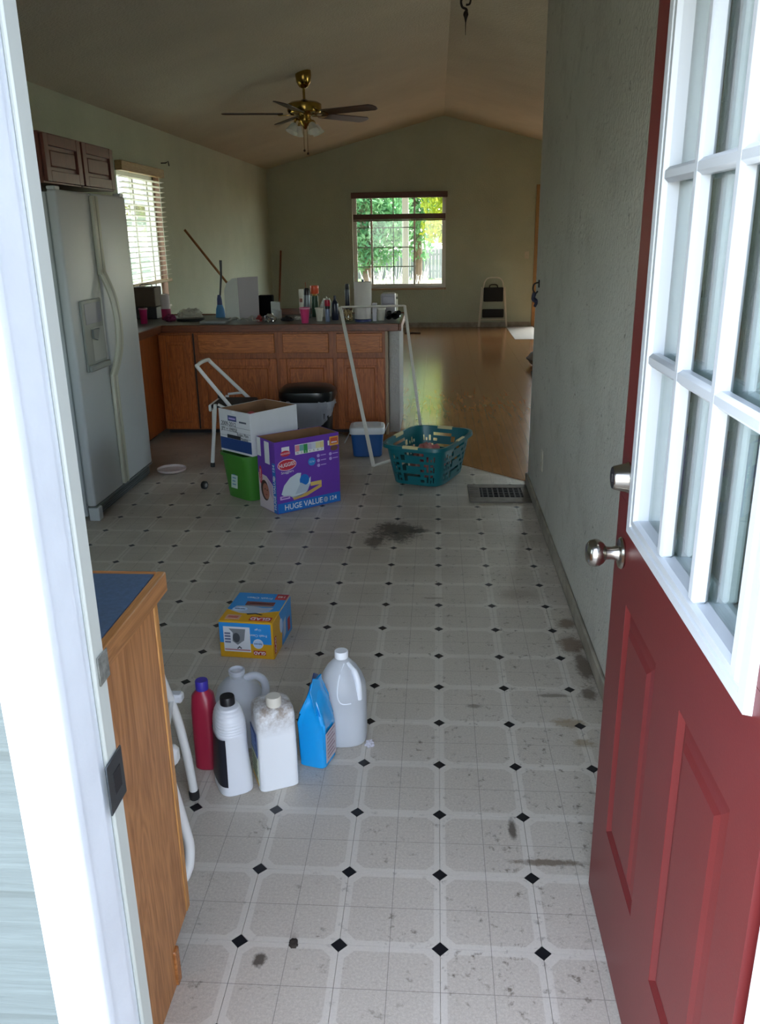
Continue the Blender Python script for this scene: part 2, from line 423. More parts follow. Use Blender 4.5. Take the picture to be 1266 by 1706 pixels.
mb = MB(); mb.prism([(.685, 3.575, 0), (XR, 3.575, 0), (XR, 3.575, cz(XR)), (.685, 3.575, cz(.685))], (0, .115, 0))
struct(mb.build('wall_hall', WALL, smooth=False))
mb = MB()
for (xa, xb) in ((XL - .6, RIDGE), (RIDGE, XR + .6)):
    mb.prism([(xa, -.95, cz(xa)), (xb, -.95, cz(xb)), (xb, -.95, cz(xb) + .16), (xa, -.95, cz(xa) + .16)], (0, YB + .7 + .95, 0))
struct(mb.build('ceiling', CEIL, smooth=False))
def base(name, x0, x1, y0, y1, hh=.075): return struct(MB().box(x0, x1, y0, y1, 0, hh, .004).build(name, mat('dingy_baseboard', '#a39b8c', .6, vary=.35, vscale=10)))
base('baseboard_entry', .556, .57, YF + .1, 3.702, .068); base('baseboard_hall', .556, 1.9, 3.69, 3.703, .068)
base('baseboard_back', XL, 1.56, YB - .014, YB, .085); base('baseboard_left', XL, XL + .014, 6.0, YB, .085)

# ------------------------------------------------------------------ far window with raised wood blind
def pane(name, x0, x1, y0, y1, z0, z1, par): return MB().box(x0, x1, y0, y1, z0, z1).build(name, GLASS, par, smooth=False)
FR = mat('vinyl_window_frame', '#d8d5cc', .4)
x0, x1, z0, z1 = FW; yw = YB + .09
def frame4(x0, x1, z0, z1, y0, y1, wd, bev=.003):
    mb = MB(); mb.box(x0, x0 + wd, y0, y1, z0, z1, bev); mb.box(x1 - wd, x1, y0, y1, z0, z1, bev)
    mb.box(x0 + wd, x1 - wd, y0, y1, z0, z0 + wd, bev); mb.box(x0 + wd, x1 - wd, y0, y1, z1 - wd, z1, bev); return mb
win = struct(frame4(x0, x1, z0, z1, yw - .02, yw + .05, .035).build('window_1', FR))
frame4(x0 + .035, -.375, z0 + .035, z1 - .035, yw - .01, yw + .015, .03).build('sash', FR, win)
frame4(-.405, x1 - .035, z0 + .035, z1 - .035, yw + .018, yw + .04, .028).build('sash', FR, win)
o = MB().box(-1.115, -1.085, yw - .008, yw + .012, z0 + .06, z1 - .06).build('sash_stile', FR, win)
pane('pane', x0 + .06, -.40, yw, yw + .004, z0 + .06, z1 - .06, win); pane('pane', -.38, x1 - .06, yw + .027, yw + .031, z0 + .06, z1 - .06, win)
for zz in (1.62, 1.31, 1.0): MB().box(x0 + .06, -.40, yw + .005, yw + .011, zz - .008, zz + .008).build('muntin', FR, win)
MB().box(-.748, -.732, yw + .005, yw + .011, z0 + .06, z1 - .06).build('muntin', FR, win)
o = MB().box(x0 - .01, x1 + .01, YB - .02, YB + .075, z0 - .03, z0, .004).build('window_sill', mat('tan_sill', '#a88c6c', .5), win)
bl = thing('wood_blind', 'dark wood blind drawn up at the top of the far window', 'blind', (0, 0, 0))
MB().box(x0 - .01, x1 + .02, YB - .055, YB - .003, 2.075, 2.165, .004).build('valance', DARKWOOD, bl)
for k in range(9): MB().box(x0 + .02, x1 - .01, YB - .05, YB - .006, 1.745 + k * .0095, 1.7542 + k * .0095).build('slat', DARKWOOD, bl)
MB().box(x0 + .02, x1 - .01, YB - .05, YB - .006, 1.722, 1.741, .003).build('bottom_rail', DARKWOOD, bl)
for xx in (-1.1, -.64, -.18): MB().tube([(xx, YB - .03, 2.08), (xx, YB - .03, 1.74)], .0025, 6).build('ladder_cord', DARKWOOD, bl)
MB().tube([(x1 - .04, YB - .03, 2.08), (x1 - .035, YB - .028, .7), (x1 - .04, YB - .025, .42)], .003, 6).build('pull_cord', CREAM, bl)

# ------------------------------------------------------------------ left window with white slat blind
y0, y1, z0, z1 = LW; xw = XL - .09
mb = MB()
for a in ((y0, y0 + .04, z0, z1), (y1 - .04, y1, z0, z1), (y0, y1, z0, z0 + .04), (y0, y1, z1 - .04, z1)): mb.box(xw - .03, xw + .03, *a, .003)
win2 = struct(mb.build('window_2', FR))
MB().box(xw - .012, xw + .02, (y0 + y1) / 2 - .025, (y0 + y1) / 2 + .025, z0 + .04, z1 - .04).build('sash_stile', FR, win2)
MB().box(xw - .012, xw + .02, y1 - .20, y1 - .16, z0 + .04, z1 - .04).build('sash_stile', FR, win2)
o = MB().box(xw, xw + .004, y0 + .04, y1 - .04, z0 + .04, z1 - .04).build('pane', GLASS, win2, smooth=False)
MB().box(XL - .075, XL + .02, y0, y1, z0 - .02, z0 + .002, .004).build('window_sill', FR, win2); MB().box(XL - .06, XL - .001, y1 - .010, y1 - .0005, z0 + .002, z1).build('reveal_liner', wood('brown_reveal', '#8a6650', '#6f4e3c', 'Z', 6.), win2)
bl = thing('slat_blind', 'white slatted blind with tan head rail on the left window beside the fridge', 'blind')
TAN = wood('tan_wood', '#b79a6c', '#9a7c4e', 'Y', 6.)
MB().box(XL + .002, XL + .062, y0 - .02, y1 - .005, 2.085, 2.165, .004).build('valance', TAN, bl)
MB().box(XL + .006, XL + .056, y0, y1 - .02, 1.095, 1.125, .004).build('bottom_rail', TAN, bl)
SLW = mat('white_blind_slat', '#e8e6d8', .45); s0 = None
for k in range(20):
    zz = 1.165 + k * .046
    if s0 is None: s0 = MB().box(-.024, .024, y0, y1 - .02, -.0015, .0015).build('slat', SLW, bl, (XL + .032, 0, zz), (0, R(-10), 0))
    else: inst(s0, bl, (XL + .032, 0, zz))
for yy in (y0 + .15, y1 - .18): MB().tube([(XL + .058, yy, 2.09), (XL + .058, yy, 1.12)], .002, 5).build('ladder_cord', SLW, bl)
o = MB().tube([(XL, 7.45, 2.235), (XL + .05, 7.45, 2.235), (XL + .075, 7.45, 2.25), (XL + .075, 7.47, 2.21)], .006, 6).build('curtain_bracket', DARK)
tag(o, 'dark curtain rod bracket on the wall above the left window corner', 'bracket')

# ------------------------------------------------------------------ far sliding door
fr = frame4(SD[0], SD[1], 0.0, SD[3], YB + .02, YB + .10, .05); fr = struct(fr.build('door_2', FR))
for a, b in ((SD[0] + .05, 2.5), (2.46, SD[1] - .05)):
    frame4(a, b, .02, SD[3] - .05, YB + .05, YB + .085, .05).build('sash', FR, fr)
    pane('pane', a + .04, b - .04, YB + .06, YB + .066, .06, SD[3] - .09, fr)
mb = MB(); mb.box(SD[0] - .085, SD[0], YB - .018, YB, 0, SD[3] + .08, .004); mb.box(SD[0], SD[1], YB - .018, YB, SD[3], SD[3] + .08, .004)
struct(mb.build('trim_3', wood('pine_casing', '#b08a5a', '#94703f', 'Z', 6.)))
sw = thing('light_switch', 'small cream light switch on the far wall beside the far door', 'switch', (1.46, YB, 1.16))
MB().box(-.035, .035, -.007, 0, -.057, .057, .003).build('cover_plate', CREAM, sw); MB().box(-.006, .006, -.016, -.006, -.012, .012, .002).build('toggle', CREAM, sw)

# ------------------------------------------------------------------ unseen windows added to brighten the rooms: over kitchen counter, on right wall
for n_, (a, b, zl, zh) in (('added_window_right', RW1),):
    mb = MB()
    for q in ((a, a + .04, zl, zh), (b - .04, b, zl, zh), (a, b, zl, zl + .04), (a, b, zh - .04, zh), ((a + b) / 2 - .025, (a + b) / 2 + .025, zl, zh)): mb.box(XR + .04, XR + .10, *q, .003)
    o = struct(mb.build(n_, FR)); MB().box(XR + .068, XR + .072, a + .03, b - .03, zl + .03, zh - .03).build('pane', GLASS, o, smooth=False)
o = struct(frame4(KW[0], KW[1], KW[2], KW[3], -.69, -.63, .04).build('added_window_kitchen', FR)); pane('pane', KW[0] + .03, KW[1] - .03, -.66, -.656, KW[2] + .03, KW[3] - .03, o)

# ------------------------------------------------------------------ front door opening: jambs, brickmould, siding
JAMB = mat('white_jamb_paint', '#dde1e6', .4, vary=.07, vscale=9, bump=.08, bscale=70)
jl = MB(); jl.box(DX0 - .02, DX0, -.72, YF, -.03, DZ + .02, .002); jl = struct(jl.build('trim_1', JAMB))
MB().box(DX0, DX0 + .012, -.72, -.662, -.03, DZ, .003).build('door_stop', JAMB, jl)
MB().prism([(DX0 - .04, -.72, -.03), (DX0 + .015, -.72, -.03), (DX0 + .015, -.735, -.03), (DX0 + .008, -.752, -.03), (DX0 - .04, -.752, -.03)], (0, 0, DZ + .1), .0015).build('brickmould', JAMB, jl)
MB().box(DX0, DX0 + .006, -.628, -.597, -.03, DZ, .002).build('weather_strip', mat('grey_weatherstrip', '#b9bcb4', .6), jl)
sp = MB(); sp.box(DX0 + .0065, DX0 + .0090, -.640, -.590, .852, .922, .001); st = sp.build('strike_plate', mat('tarnished_strike', '#5d6266', .4, .9), jl)
MB().box(DX0 + .0090, DX0 + .0096, -.624, -.602, .872, .902).build('latch_hole', DARK, st)
sp = MB(); sp.box(DX0 + .0065, DX0 + .0085, -.622, -.592, 1.022, 1.060, .001); sp.build('strike_plate', mat('worn_strike', '#8f9088', .55, .4, vary=.5, vscale=80), jl)
jr = MB(); jr.box(DX1, DX1 + .017, -.72, YF, -.03, DZ + .02, .002); jr.box(DX0, DX1, -.72, YF, DZ, DZ + .02, .002); jr = struct(jr.build('trim_2', JAMB))
MB().box(DX1 - .041, DX1, -.72, -.658, -.03, DZ, .003).build('door_stop', JAMB, jr)
MB().box(DX1 - .043, DX1 + .04, -.752, -.72, -.03, DZ + .07, .003).build('brickmould', JAMB, jr)
MB().box(DX0 - .04, DX1 + .04, -.752, -.72, DZ - .01, DZ + .07, .003).build('brickmould', JAMB, jr)
struct(MB().box(DX0, DX1, -.76, YF, -.03, -.003, .003).build('trim_4', mat('metal_threshold', '#8d8d8a', .4, .8)))
k = N('grey_lap_siding'); tc = k.n('TexCoord').outputs['Object']
g = k.noise(k.n('Mapping', {'Vector': tc, 'Scale': (3, 1, 60)}).outputs[0], 2.0, 4, .6, .6)
k.set(k.b.inputs['Base Color'], k.mix(k.ramp(g, .3, .7), srgb('#555d5c'), srgb('#616a69'))); k.b.inputs['Roughness'].default_value = .65
k.bump(g, .35, .004); SIDE = k.m
wf = bpy.data.objects['wall_front']; p0 = None
for s_, xa, xb in ((0, KW[1] + .06, DX0 - .042), (1, DX1 + .042, XR + .14)):
    p0 = None
    for n_ in range(13):
        zz = -.115 + n_ * .187
        if p0 is None:
            p0 = MB().prism([(xa, -.716, 0), (xa, -.732, 0), (xa, -.720, .192), (xa, -.716, .192)], (xb - xa, 0, 0)).build('siding_plank', SIDE, wf, (0, 0, zz), smooth=False)
        else: inst(p0, wf, (0, 0, zz))

# unseen side wall right of the door, added to shade the left jamb
pw = struct(MB().box(1.9, 2.05, -4.2, -.735, -.16, 2.75).build('added_shade_wall', SIDE, smooth=False))
# ------------------------------------------------------------------ red front door, standing open
DW = .805; DT = .044; DY1 = .205; DY0 = -.645; DX = .363; DH = 2.03
door = MB()                                      # slab with a real opening for the glass and recessed panels
LY0, LY1, LZ0, LZ1 = -.517, .025, 1.012, 1.912
zb = .012
door.box(DX, DX + DT, DY0, LY0, LZ0, DH, .001); door.box(DX, DX + DT, LY1, DY1, LZ0, DH, .001)
door.box(DX, DX + DT, LY0, LY1, LZ1, DH)
PA = (-.165, .076, .271, .818); PB = (-.548, -.31, .271, .818)
door.box(DX + .012, DX + DT - .012, DY0, DY1, zb, LZ0)
for xa, xb in ((DX, DX + .012), (DX + DT - .012, DX + DT)):       # skins around the sunk panels
    door.box(xa, xb, DY0, DY1, .818, LZ0); door.box(xa, xb, DY0, DY1, zb, .271)
    for a_, b_ in ((DY0, PB[0]), (PB[1], PA[0]), (PA[1], DY1)): door.box(xa, xb, a_, b_, .271, .818)
door = struct(door.build('door_1', RED, smooth=False)); tag(door, 'red front door standing open at the right with a nine-pane white-framed window')
for (a, b, zl, zh) in (PA, PB):
    for sx, xf in ((-1, DX), (1, DX + DT)):
        a_, b_ = max(a, LY0 + .001), min(b, LY1 + .05)
        a_ = a
        rr = []
        for ins, dep in ((0, -.0008), (.010, -.009), (.022, -.006), (.034, -.0035)):
            rr.append([(xf + sx * (dep), a_ + ins, zl + ins), (xf + sx * dep, b - ins, zl + ins), (xf + sx * dep, b - ins, zh - ins), (xf + sx * dep, a_ + ins, zh - ins)])
        rr.append([(xf + sx * .001, p[1] + (.012 if p[1] < (a + b) / 2 else -.012), p[2] + (.012 if p[2] < .5 else -.012)) for p in rr[-1]])
        MB().rings(rr, False, True).build('raised_panel', RED, door, smooth=False)
LF = mat('white_plastic_lite_frame', '#ccd2d8', .35, bump=.03, bscale=120)
for sx, xf in ((-1, DX), (1, DX + DT)):
    mb = MB(); e = .062
    oy0, oy1, oz0, oz1 = LY0 - e + .006, LY1 + e - .006, LZ0 - .040, LZ1 + .04
    iy0, iy1, iz0, iz1 = LY0 + .002, LY1 - .002, LZ0 + .002, LZ1 - .002
    rr = []
    for t, dep in ((0., 0.), (.03, .011), (.42, .011), (.46, .007), (.60, .0075), (.66, .012), (.92, .0125), (1.0, .004), (1.0, -.0249 if sx < 0 else -.0190)):
        L = lambda a, b: a + (b - a) * t
        rr.append([(xf + sx * dep, L(oy0, iy0), L(oz0, iz0)), (xf + sx * dep, L(oy1, iy1), L(oz0, iz0)), (xf + sx * dep, L(oy1, iy1), L(oz1, iz1)), (xf + sx * dep, L(oy0, iy0), L(oz1, iz1))])
    mb.rings(rr, False, False).build('window_frame', LF, door, smooth=False)
    mw = .0118; cyy = [LY0 + (LY1 - LY0) * q / 3 for q in (1, 2)]; czz = [LZ0 + (LZ1 - LZ0) * q / 3 for q in (1, 2)]
    xa, xb = (xf - .012, xf + .012) if sx < 0 else (xf - .012, xf + .012)
    for yy in cyy: MB().box(xa, xb, yy - mw, yy + mw, iz0, iz1, .005).build('muntin', LF, door)
    for zz in czz: MB().box(xa + .0004, xb - .0004, iy0, iy1, zz - mw, zz + mw, .006).build('muntin', LF, door)
DG = glass('door_glass', (.86, .92, .90, 1), 1.6)
for a, b in zip([LY0 + .002] + cyy, cyy + [LY1 - .002]):
    for zl, zh in zip([LZ0 + .002] + czz, czz + [LZ1 - .002]):
        MB().box(DX + .015, DX + .019, a, b, zl, zh).build('pane', DG, door, smooth=False)
ky, kz = DY1 - .068, .905
for sx, xf in ((-1, DX), (1, DX + DT)):
    kn = MB().lathe([(.0, 0.), (.031, 0), (.033, .004), (.030, .008), (.016, .010), (.013, .022), (.014, .034), (.022, .040), (.0275, .048), (.0285, .056), (.026, .066), (.018, .0725), (.0, .074)], 24, (xf, ky, kz), (sx, 0, 0), False, False)
    kn.build('door_knob', STEEL, door)
    db = MB().lathe([(.0, 0), (.031, 0), (.031, .003), (.0285, .006), (.0235, .030), (.0215, .033), (.0, .033)], 24, (xf, ky - .002, kz + .16), (sx, 0, 0), False, False); db = db.build('deadbolt', STEEL, door)
    if sx < 0: MB().box(xf - .0345, xf - .033, ky - .003, ky - .001, kz + .152, kz + .168).build('keyhole', DARK, db)
for zz in (.25, 1.1, 1.85): MB().lathe([(.0065, -.045), (.0065, .045)], 10, (DX + DT + .006, DY0 + .05, zz)).build('hinge', STEEL, door)

# ------------------------------------------------------------------ outdoors
def ground_mat(name, c1, c2, sc=6.):
    k = N(name); tc = k.n('TexCoord').outputs['Object']
    k.set(k.b.inputs['Base Color'], k.mix(k.ramp(k.noise(tc, sc, 5, .7), .35, .65), srgb(c1), srgb(c2))); k.b.inputs['Roughness'].default_value = .9
    return k.m
GRASS = ground_mat('lawn_green', '#6f9a3c', '#4f7a2a', 9)
lawn = MB(); lawn.box(-40, 40, 30.8, 60, -.45, -.25); struct(lawn.build('lawn', GRASS))
struct(MB().box(-40, 40, YB + .14, 30.8, -.5, -.25).build('patio', ground_mat('pinkish_paving', '#8f7668', '#7d675a', 3)))
struct(MB().box(-40, XL - .14, -20, YB + .14, -.5, -.30).build('side_yard', ground_mat('dry_yard', '#a8a08a', '#8f8a70', 4)))
struct(MB().box(XR + .14, 40, -20, YB + .14, -.5, -.30).build('driveway', ground_mat('driveway_concrete', '#bdb8ae', '#a6a196', 3)))
struct(MB().box(XL - .14, XR + .14, -20, -.72, -.5, -.16).build('porch_slab', ground_mat('porch_concrete', '#b9b5ad', '#a19d95', 5)))
fence = thing('wood_fence', 'weathered grey board fence behind the lawn outside the far window', 'fence', (0, 34, -.25))
FG = wood('weathered_fence', '#6c6a66', '#54524e', 'Z', 5., .8)
b0 = None; rnd = random.Random(5)
for i in range(150):
    x = -9 + i * .145
    if b0 is None: b0 = MB().box(-.068, .068, -.01, .01, 0, 1.15, .003).build('picket', FG, fence, (x, 0, rnd.uniform(-.015, .015)), smooth=False)
    else: inst(b0, fence, (x, rnd.uniform(-.004, .004), rnd.uniform(-.02, .02)))
for zz in (.25, .9): MB().box(-9.1, 12.8, .012, .05, zz, zz + .09).build('rail', FG, fence)
BARK = wood('tree_bark', '#7a6a55', '#54483a', 'Z', 4., .9)
def leaf_mat(name, c1, c2):
    k = N(name); pos = k.n('NewGeometry').outputs['Position']
    col = k.mix(k.ramp(k.noise(pos, 2.5, 3), .35, .65), srgb(c1), srgb(c2)); k.set(k.b.inputs['Base Color'], col); k.b.inputs['Roughness'].default_value = .5
    tl = k.n('BsdfTranslucent'); k.set(tl.inputs[0], col); mx = k.n('MixShader'); mx.inputs[0].default_value = .5
    k.set(mx.inputs[1], k.b.outputs[0]); k.set(mx.inputs[2], tl.outputs[0]); k.set(k.out.inputs['Surface'], mx.outputs[0]); return k.m
LG = leaf_mat('green_leaves', '#86b077', '#4f8a5a'); LY = leaf_mat('yellow_green_leaves', '#c9c840', '#98ad3a')
def tree(x, y, zb, hh, blobs, n, size, lm, label, seed):
    rd = random.Random(seed); t = thing('garden_tree', label, 'tree', (x, y, zb))
    MB().tube(curvepts([(0, 0, 0), (.05, .02, hh * .3), (-.05, .05, hh * .6), (0, 0, hh * .85)], 4), .11, 8).build('trunk', BARK, t)
    mb = MB()
    for (bx, by, bz, br) in blobs: mb.tube([(0, 0, hh * .45), (bx * .6, by * .6, hh * .45 + (bz - hh * .45) * .7), (bx, by, bz)], [.05, .03, .012], 6)
    mb.build('branch', BARK, t)
    mb = MB()
    for (bx, by, bz, br) in blobs:
        for q in range(int(n * br * br)):
            d = Vector((rd.gauss(0, 1), rd.gauss(0, 1), rd.gauss(0, 1))).normalized() * br * (rd.random() ** .45)
            c_ = Vector((bx, by, bz)) + d; a = Vector((rd.uniform(-1, 1), rd.uniform(-1, 1), rd.uniform(-1.4, .2))).normalized()
            b_ = a.cross(Vector((rd.uniform(-1, 1), rd.uniform(-1, 1), rd.uniform(-1, 1)))).normalized(); s_ = size * rd.uniform(.6, 1.2)
            mb.poly([c_ - a * s_, c_ + b_ * s_ * .4, c_ + a * s_, c_ - b_ * s_ * .4])
    mb.build('foliage', lm, t, smooth=False, kind='stuff')
tree(-1.75, 19.5, -.25, 3.6, [(-.3, 0, 1.4, .62), (.35, -.1, 1.5, .6), (-.1, .3, 2.2, .75), (.55, .2, 2.3, .65), (-.6, .2, 2.4, .6), (.1, -.2, 2.9, .8), (.75, -.2, 1.9, .45)], 2300, .08, LG, 'leafy green tree behind the left half of the far window', 1)
tree(.75, 19.4, -.25, 3.6, [(-.55, 0, 2.5, .6), (-.75, -.2, 1.9, .42), (.1, .2, 2.4, .7), (-.2, -.1, 3.1, .8), (-.85, .1, 2.9, .5), (-.35, -.3, 1.75, .38), (.6, 0, 2.9, .7)], 2300, .08, LY, 'yellow green tree behind the right half of the far window', 2)
tree(-.55, 21.2, -.25, 4.2, [(0, 0, 2.6, .9), (.5, 0, 3.2, .9), (-.4, 0, 3.4, .9), (0, 0, 1.8, .7)], 1500, .09, LG, 'green tree close to the fence in the middle of the far window', 4)
WB = mat('bleached_twig', '#c9c6ba', .7)
def shrub(x, y, seed, label):
    rd = random.Random(seed); t = MB()
    for q in range(34):
        a = rd.uniform(0, 6.28); l = rd.uniform(.5, 1.15); s_ = rd.uniform(.12, .42)
        p1 = Vector((math.cos(a) * s_ * l * .5, math.sin(a) * s_ * l * .5, l * .55)); p2 = Vector((math.cos(a) * s_ * l, math.sin(a) * s_ * l, l))
        t.tube([(0, 0, 0), p1, p2], [.018, .014, .006], 5)
        p3 = p1 + Vector((rd.uniform(-.2, .2), rd.uniform(-.2, .2), rd.uniform(.15, .4))); t.tube([p1, p3], [.011, .005], 5)
    o = t.build('bare_shrub', WB, None, (x, y, -.25)); tag(o, label, 'shrub', 'bleached shrubs outside the far window')
shrub(-1.35, 16.9, 11, 'bleached bare shrub at the left edge of the far window'); shrub(-.95, 17.2, 12, 'bleached bare shrub beside the porch post outside'); shrub(-.42, 16.6, 13, 'bleached bare shrub just right of the porch post')
pp = thing('porch_post', 'white square porch post standing outside the far window', 'post', (-.62, 15.3, -.24))
PGR = mat('post_paint', '#a5a79f', .5); MB().box(-.06, .06, -.06, .06, 0, 2.75, .004).build('shaft', PGR, pp); MB().box(-.08, .08, -.08, .08, 0, .12, .006).build('plinth', PGR, pp)
struct(MB().box(-1.4, 2.6, YB + .14, YB + 2.6, 2.52, 2.62).build('porch_roof', WHITE))
nb = thing('neighbour_house', 'pale neighbouring house seen through the left window blinds', 'house', (-6.2, 23.0, -.3))
NW = mat('pale_siding', '#869a86', .7)
MB().box(-3, 0, -10, 10, 0, 2.5).build('house_wall', NW, nb); MB().prism([(.45, -10.4, 2.4), (.45, -10.4, 2.52), (-2.2, -10.4, 3.4), (-3.4, -10.4, 2.4)], (0, 20.8, 0)).build('roof', mat('grey_shingle', '#6d7371', .9), nb)
sb = None
for q in range(12):
    if sb is None: sb = MB().box(0, .02, -10, 10, .02, .185, .004).build('siding_plank', NW, nb, (0, 0, q * .19), smooth=False)
    else: inst(sb, nb, (0, 0, q * .19))
wo = MB().box(.02, .05, -1.9, -.7, 1.0, 2.1, .005).build('window', WHITE, nb); MB().box(.05, .055, -1.82, -.78, 1.08, 2.02).build('pane', mat('dark_pane', '#2e3a3c', .1), wo)

# ------------------------------------------------------------------ near base cabinet at the left of the door
nc = thing('base_cabinet', 'oak base cabinet with blue laminate counter beside the front door', 'cabinet', (-.565, 0, 0))
prof = [(-.56, .0), (-.112, .0), (-.112, .092), (-.0225, .098), (-.0225, .8555), (-.56, .8555)]
MB().prism([(-.018, a, b) for a, b in prof], (.018, 0, 0), .0015).build('end_panel', OAKP, nc)
MB().box(-1.2, -.018, -.56, -.02, .1, .8555).build('carcass', OAKD, nc); MB().box(-1.2, -.018, -.5, -.115, 0, .1).build('toe_kick', DARK, nc)
MB().box(-1.2, .0015, -.021, 0, .098, .8555, .002).build('face_frame', wood('oak_face_edge', '#d29a58', '#ad7338', 'Z', 8.), nc)
MB().prism([(-.016, -.128, .002), (.006, -.128, .002), (.006, -.106, .002), (-.016, -.106, .002)], (0, 0, .09), .002).build('shoe_strip', OAKE, nc)
for a in (-.60, -.03):
    dr = MB().box(a - .53, a, 0, .018, .13, .66, .004).build('door', OAKD, nc); MB().lathe([(.006, 0), (.006, .012), (.014, .018), (.011, .026), (0, .027)], 12, (a - .05, .018, .6), (0, 1, 0)).build('knob', BRASS, dr)
    dr = MB().box(a - .53, a, 0, .018, .69, .835, .004).build('drawer', OAKH, nc); MB().lathe([(.006, 0), (.006, .012), (.014, .018), (.011, .026), (0, .027)], 12, (a - .26, .018, .76), (0, 1, 0)).build('knob', BRASS, dr)
BLUE = mat('blue_laminate_counter', '#4b5f78', .5, vary=.25, vscale=120)
ct = thing('worktop', 'blue laminate worktop with an oak edge on the near base cabinet', 'worktop', (-.565, 0, .862))
MB().box(-1.3, -.004, -.58, .012, 0, .0375).build('slab', BLUE, ct)
MB().box(-.004, .014, -.58, .031, -.006, .036, .002).build('oak_edge', wood('oak_edge_end', '#bd8450', '#9a6638', 'Y', 6.), ct); MB().box(-1.3, -.004, .012, .031, -.006, .036, .002).build('oak_edge', OAKE, ct)

# ------------------------------------------------------------------ peninsula and left run
def panel_door(par, x0, x1, z0, z1, y, name='door', axis='X', m=None, knob=None):
    """raised-panel front facing -y (axis X) or +x (axis Y) in parent space"""
    m = m or OAKD; st = .055
    def B(mb, a0, a1, d0, d1, q0, q1, bev=.0025):
        if axis == 'X': mb.box(a0, a1, y - d1, y - d0, q0, q1, bev)
        else: mb.box(y + d0, y + d1, a0, a1, q0, q1, bev)
    fr = MB(); B(fr, x0, x0 + st, 0, .019, z0, z1); B(fr, x1 - st, x1, 0, .019, z0, z1); B(fr, x0 + st, x1 - st, 0, .0185, z0, z0 + st); B(fr, x0 + st, x1 - st, 0, .0185, z1 - st, z1)
    o = fr.build(name, m, par)
    pn = MB(); B(pn, x0 + st - .002, x1 - st + .002, .0005, .003, z0 + st - .002, z1 - st + .002, 0); B(pn, x0 + st + .018, x1 - st - .018, .002, .013, z0 + st + .018, z1 - st - .018, .007)
    pn.build('door_panel', m, o)
    return o
pc = thing('peninsula_cabinet', 'long oak peninsula cabinet with raised-panel doors across the kitchen', 'cabinet', (0, 5.05, 0))
MB().box(-2.2, -.40, 0, .58, .045, .8195).build('carcass', OAKD, pc); MB().box(-2.2, -.40, .07, .5, 0, .045).build('toe_kick', DARK, pc)
MB().box(-2.2, -.40, -.012, 0, .045, .8195, .001).build('face_frame', wood('oak_face_frame', '#a55d2d', '#783d18', 'Z', 7.), pc)  # darker than the doors: shade along their edges put into the colour
MB().box(-.412, -.392, -.02, .1, .0, .822, .002).build('end_stile', mat('pale_stile', '#a08a70', .5), pc)
for a, b in ((-1.875, -1.275), (-1.21, -.85), (-.79, -.434)): 
    dr = MB().box(a, b, -.031, -.012, .656, .804, .004).build('drawer', OAKH, pc); MB().box(a + .018, b - .018, -.033, -.03, .674, .786, .002).build('drawer_panel', OAKH, dr)
for a, b in ((-1.885, -1.265), (-1.24, -.82), (-.79, -.42)): panel_door(pc, a, b, .055, .612, -.012)
panel_door(pc, -2.19, -1.925, .055, .80, -.012)
MB().box(-1.922, -1.912, -.016, -.011, .05, .81).build('corner_gap', DARK, pc)
lc = thing('corner_base_cabinet', 'oak base cabinet between the fridge and the peninsula corner', 'cabinet', (-2.2, 4.5, 0))
MB().box(-.58, -.012, -.55, 1.0, .045, .8195).build('carcass', OAKD, lc); MB().box(-.5, -.07, -.55, .5, 0, .045).build('toe_kick', DARK, lc)
panel_door(lc, -.5, .02, .055, .80, -.012, axis='Y')
CT = mat('grey_speckled_counter', '#7c7d7c', .35, vary=.3, vscale=150)
EDGE = wood('dark_red_oak_edge', '#7d4426', '#5a2d18', 'X', 6., .4)
pt = thing('countertop', 'grey speckled countertop with dark wood edge covering the peninsula', 'worktop', (0, 5.0, .824))
MB().prism([(-2.78, -1.05, 0), (-2.17, -1.05, 0), (-2.17, .02, 0), (-.305, .02, 0), (-.305, .90, 0), (-2.78, .90, 0)], (0, 0, .05)).build('slab', CT, pt, smooth=False)
MB().box(-2.15, -.305, 0, .02, -.004, .052, .004).build('front_edge', EDGE, pt); MB().box(-2.17, -2.15, -1.05, .02, -.004, .052, .004).build('front_edge', EDGE, pt)
MB().box(-.305, -.285, 0, .90, -.004, .052, .004).build('end_edge', EDGE, pt); MB().box(-2.78, -.285, .88, .90, -.004, .060, .004).build('back_edge', EDGE, pt)
struct(MB().box(-.388, -.305, 5.13, 5.88, 0, .822, .003).build('wall_peninsula', wall_mat('grey_half_wall', '#b9b8b6')))

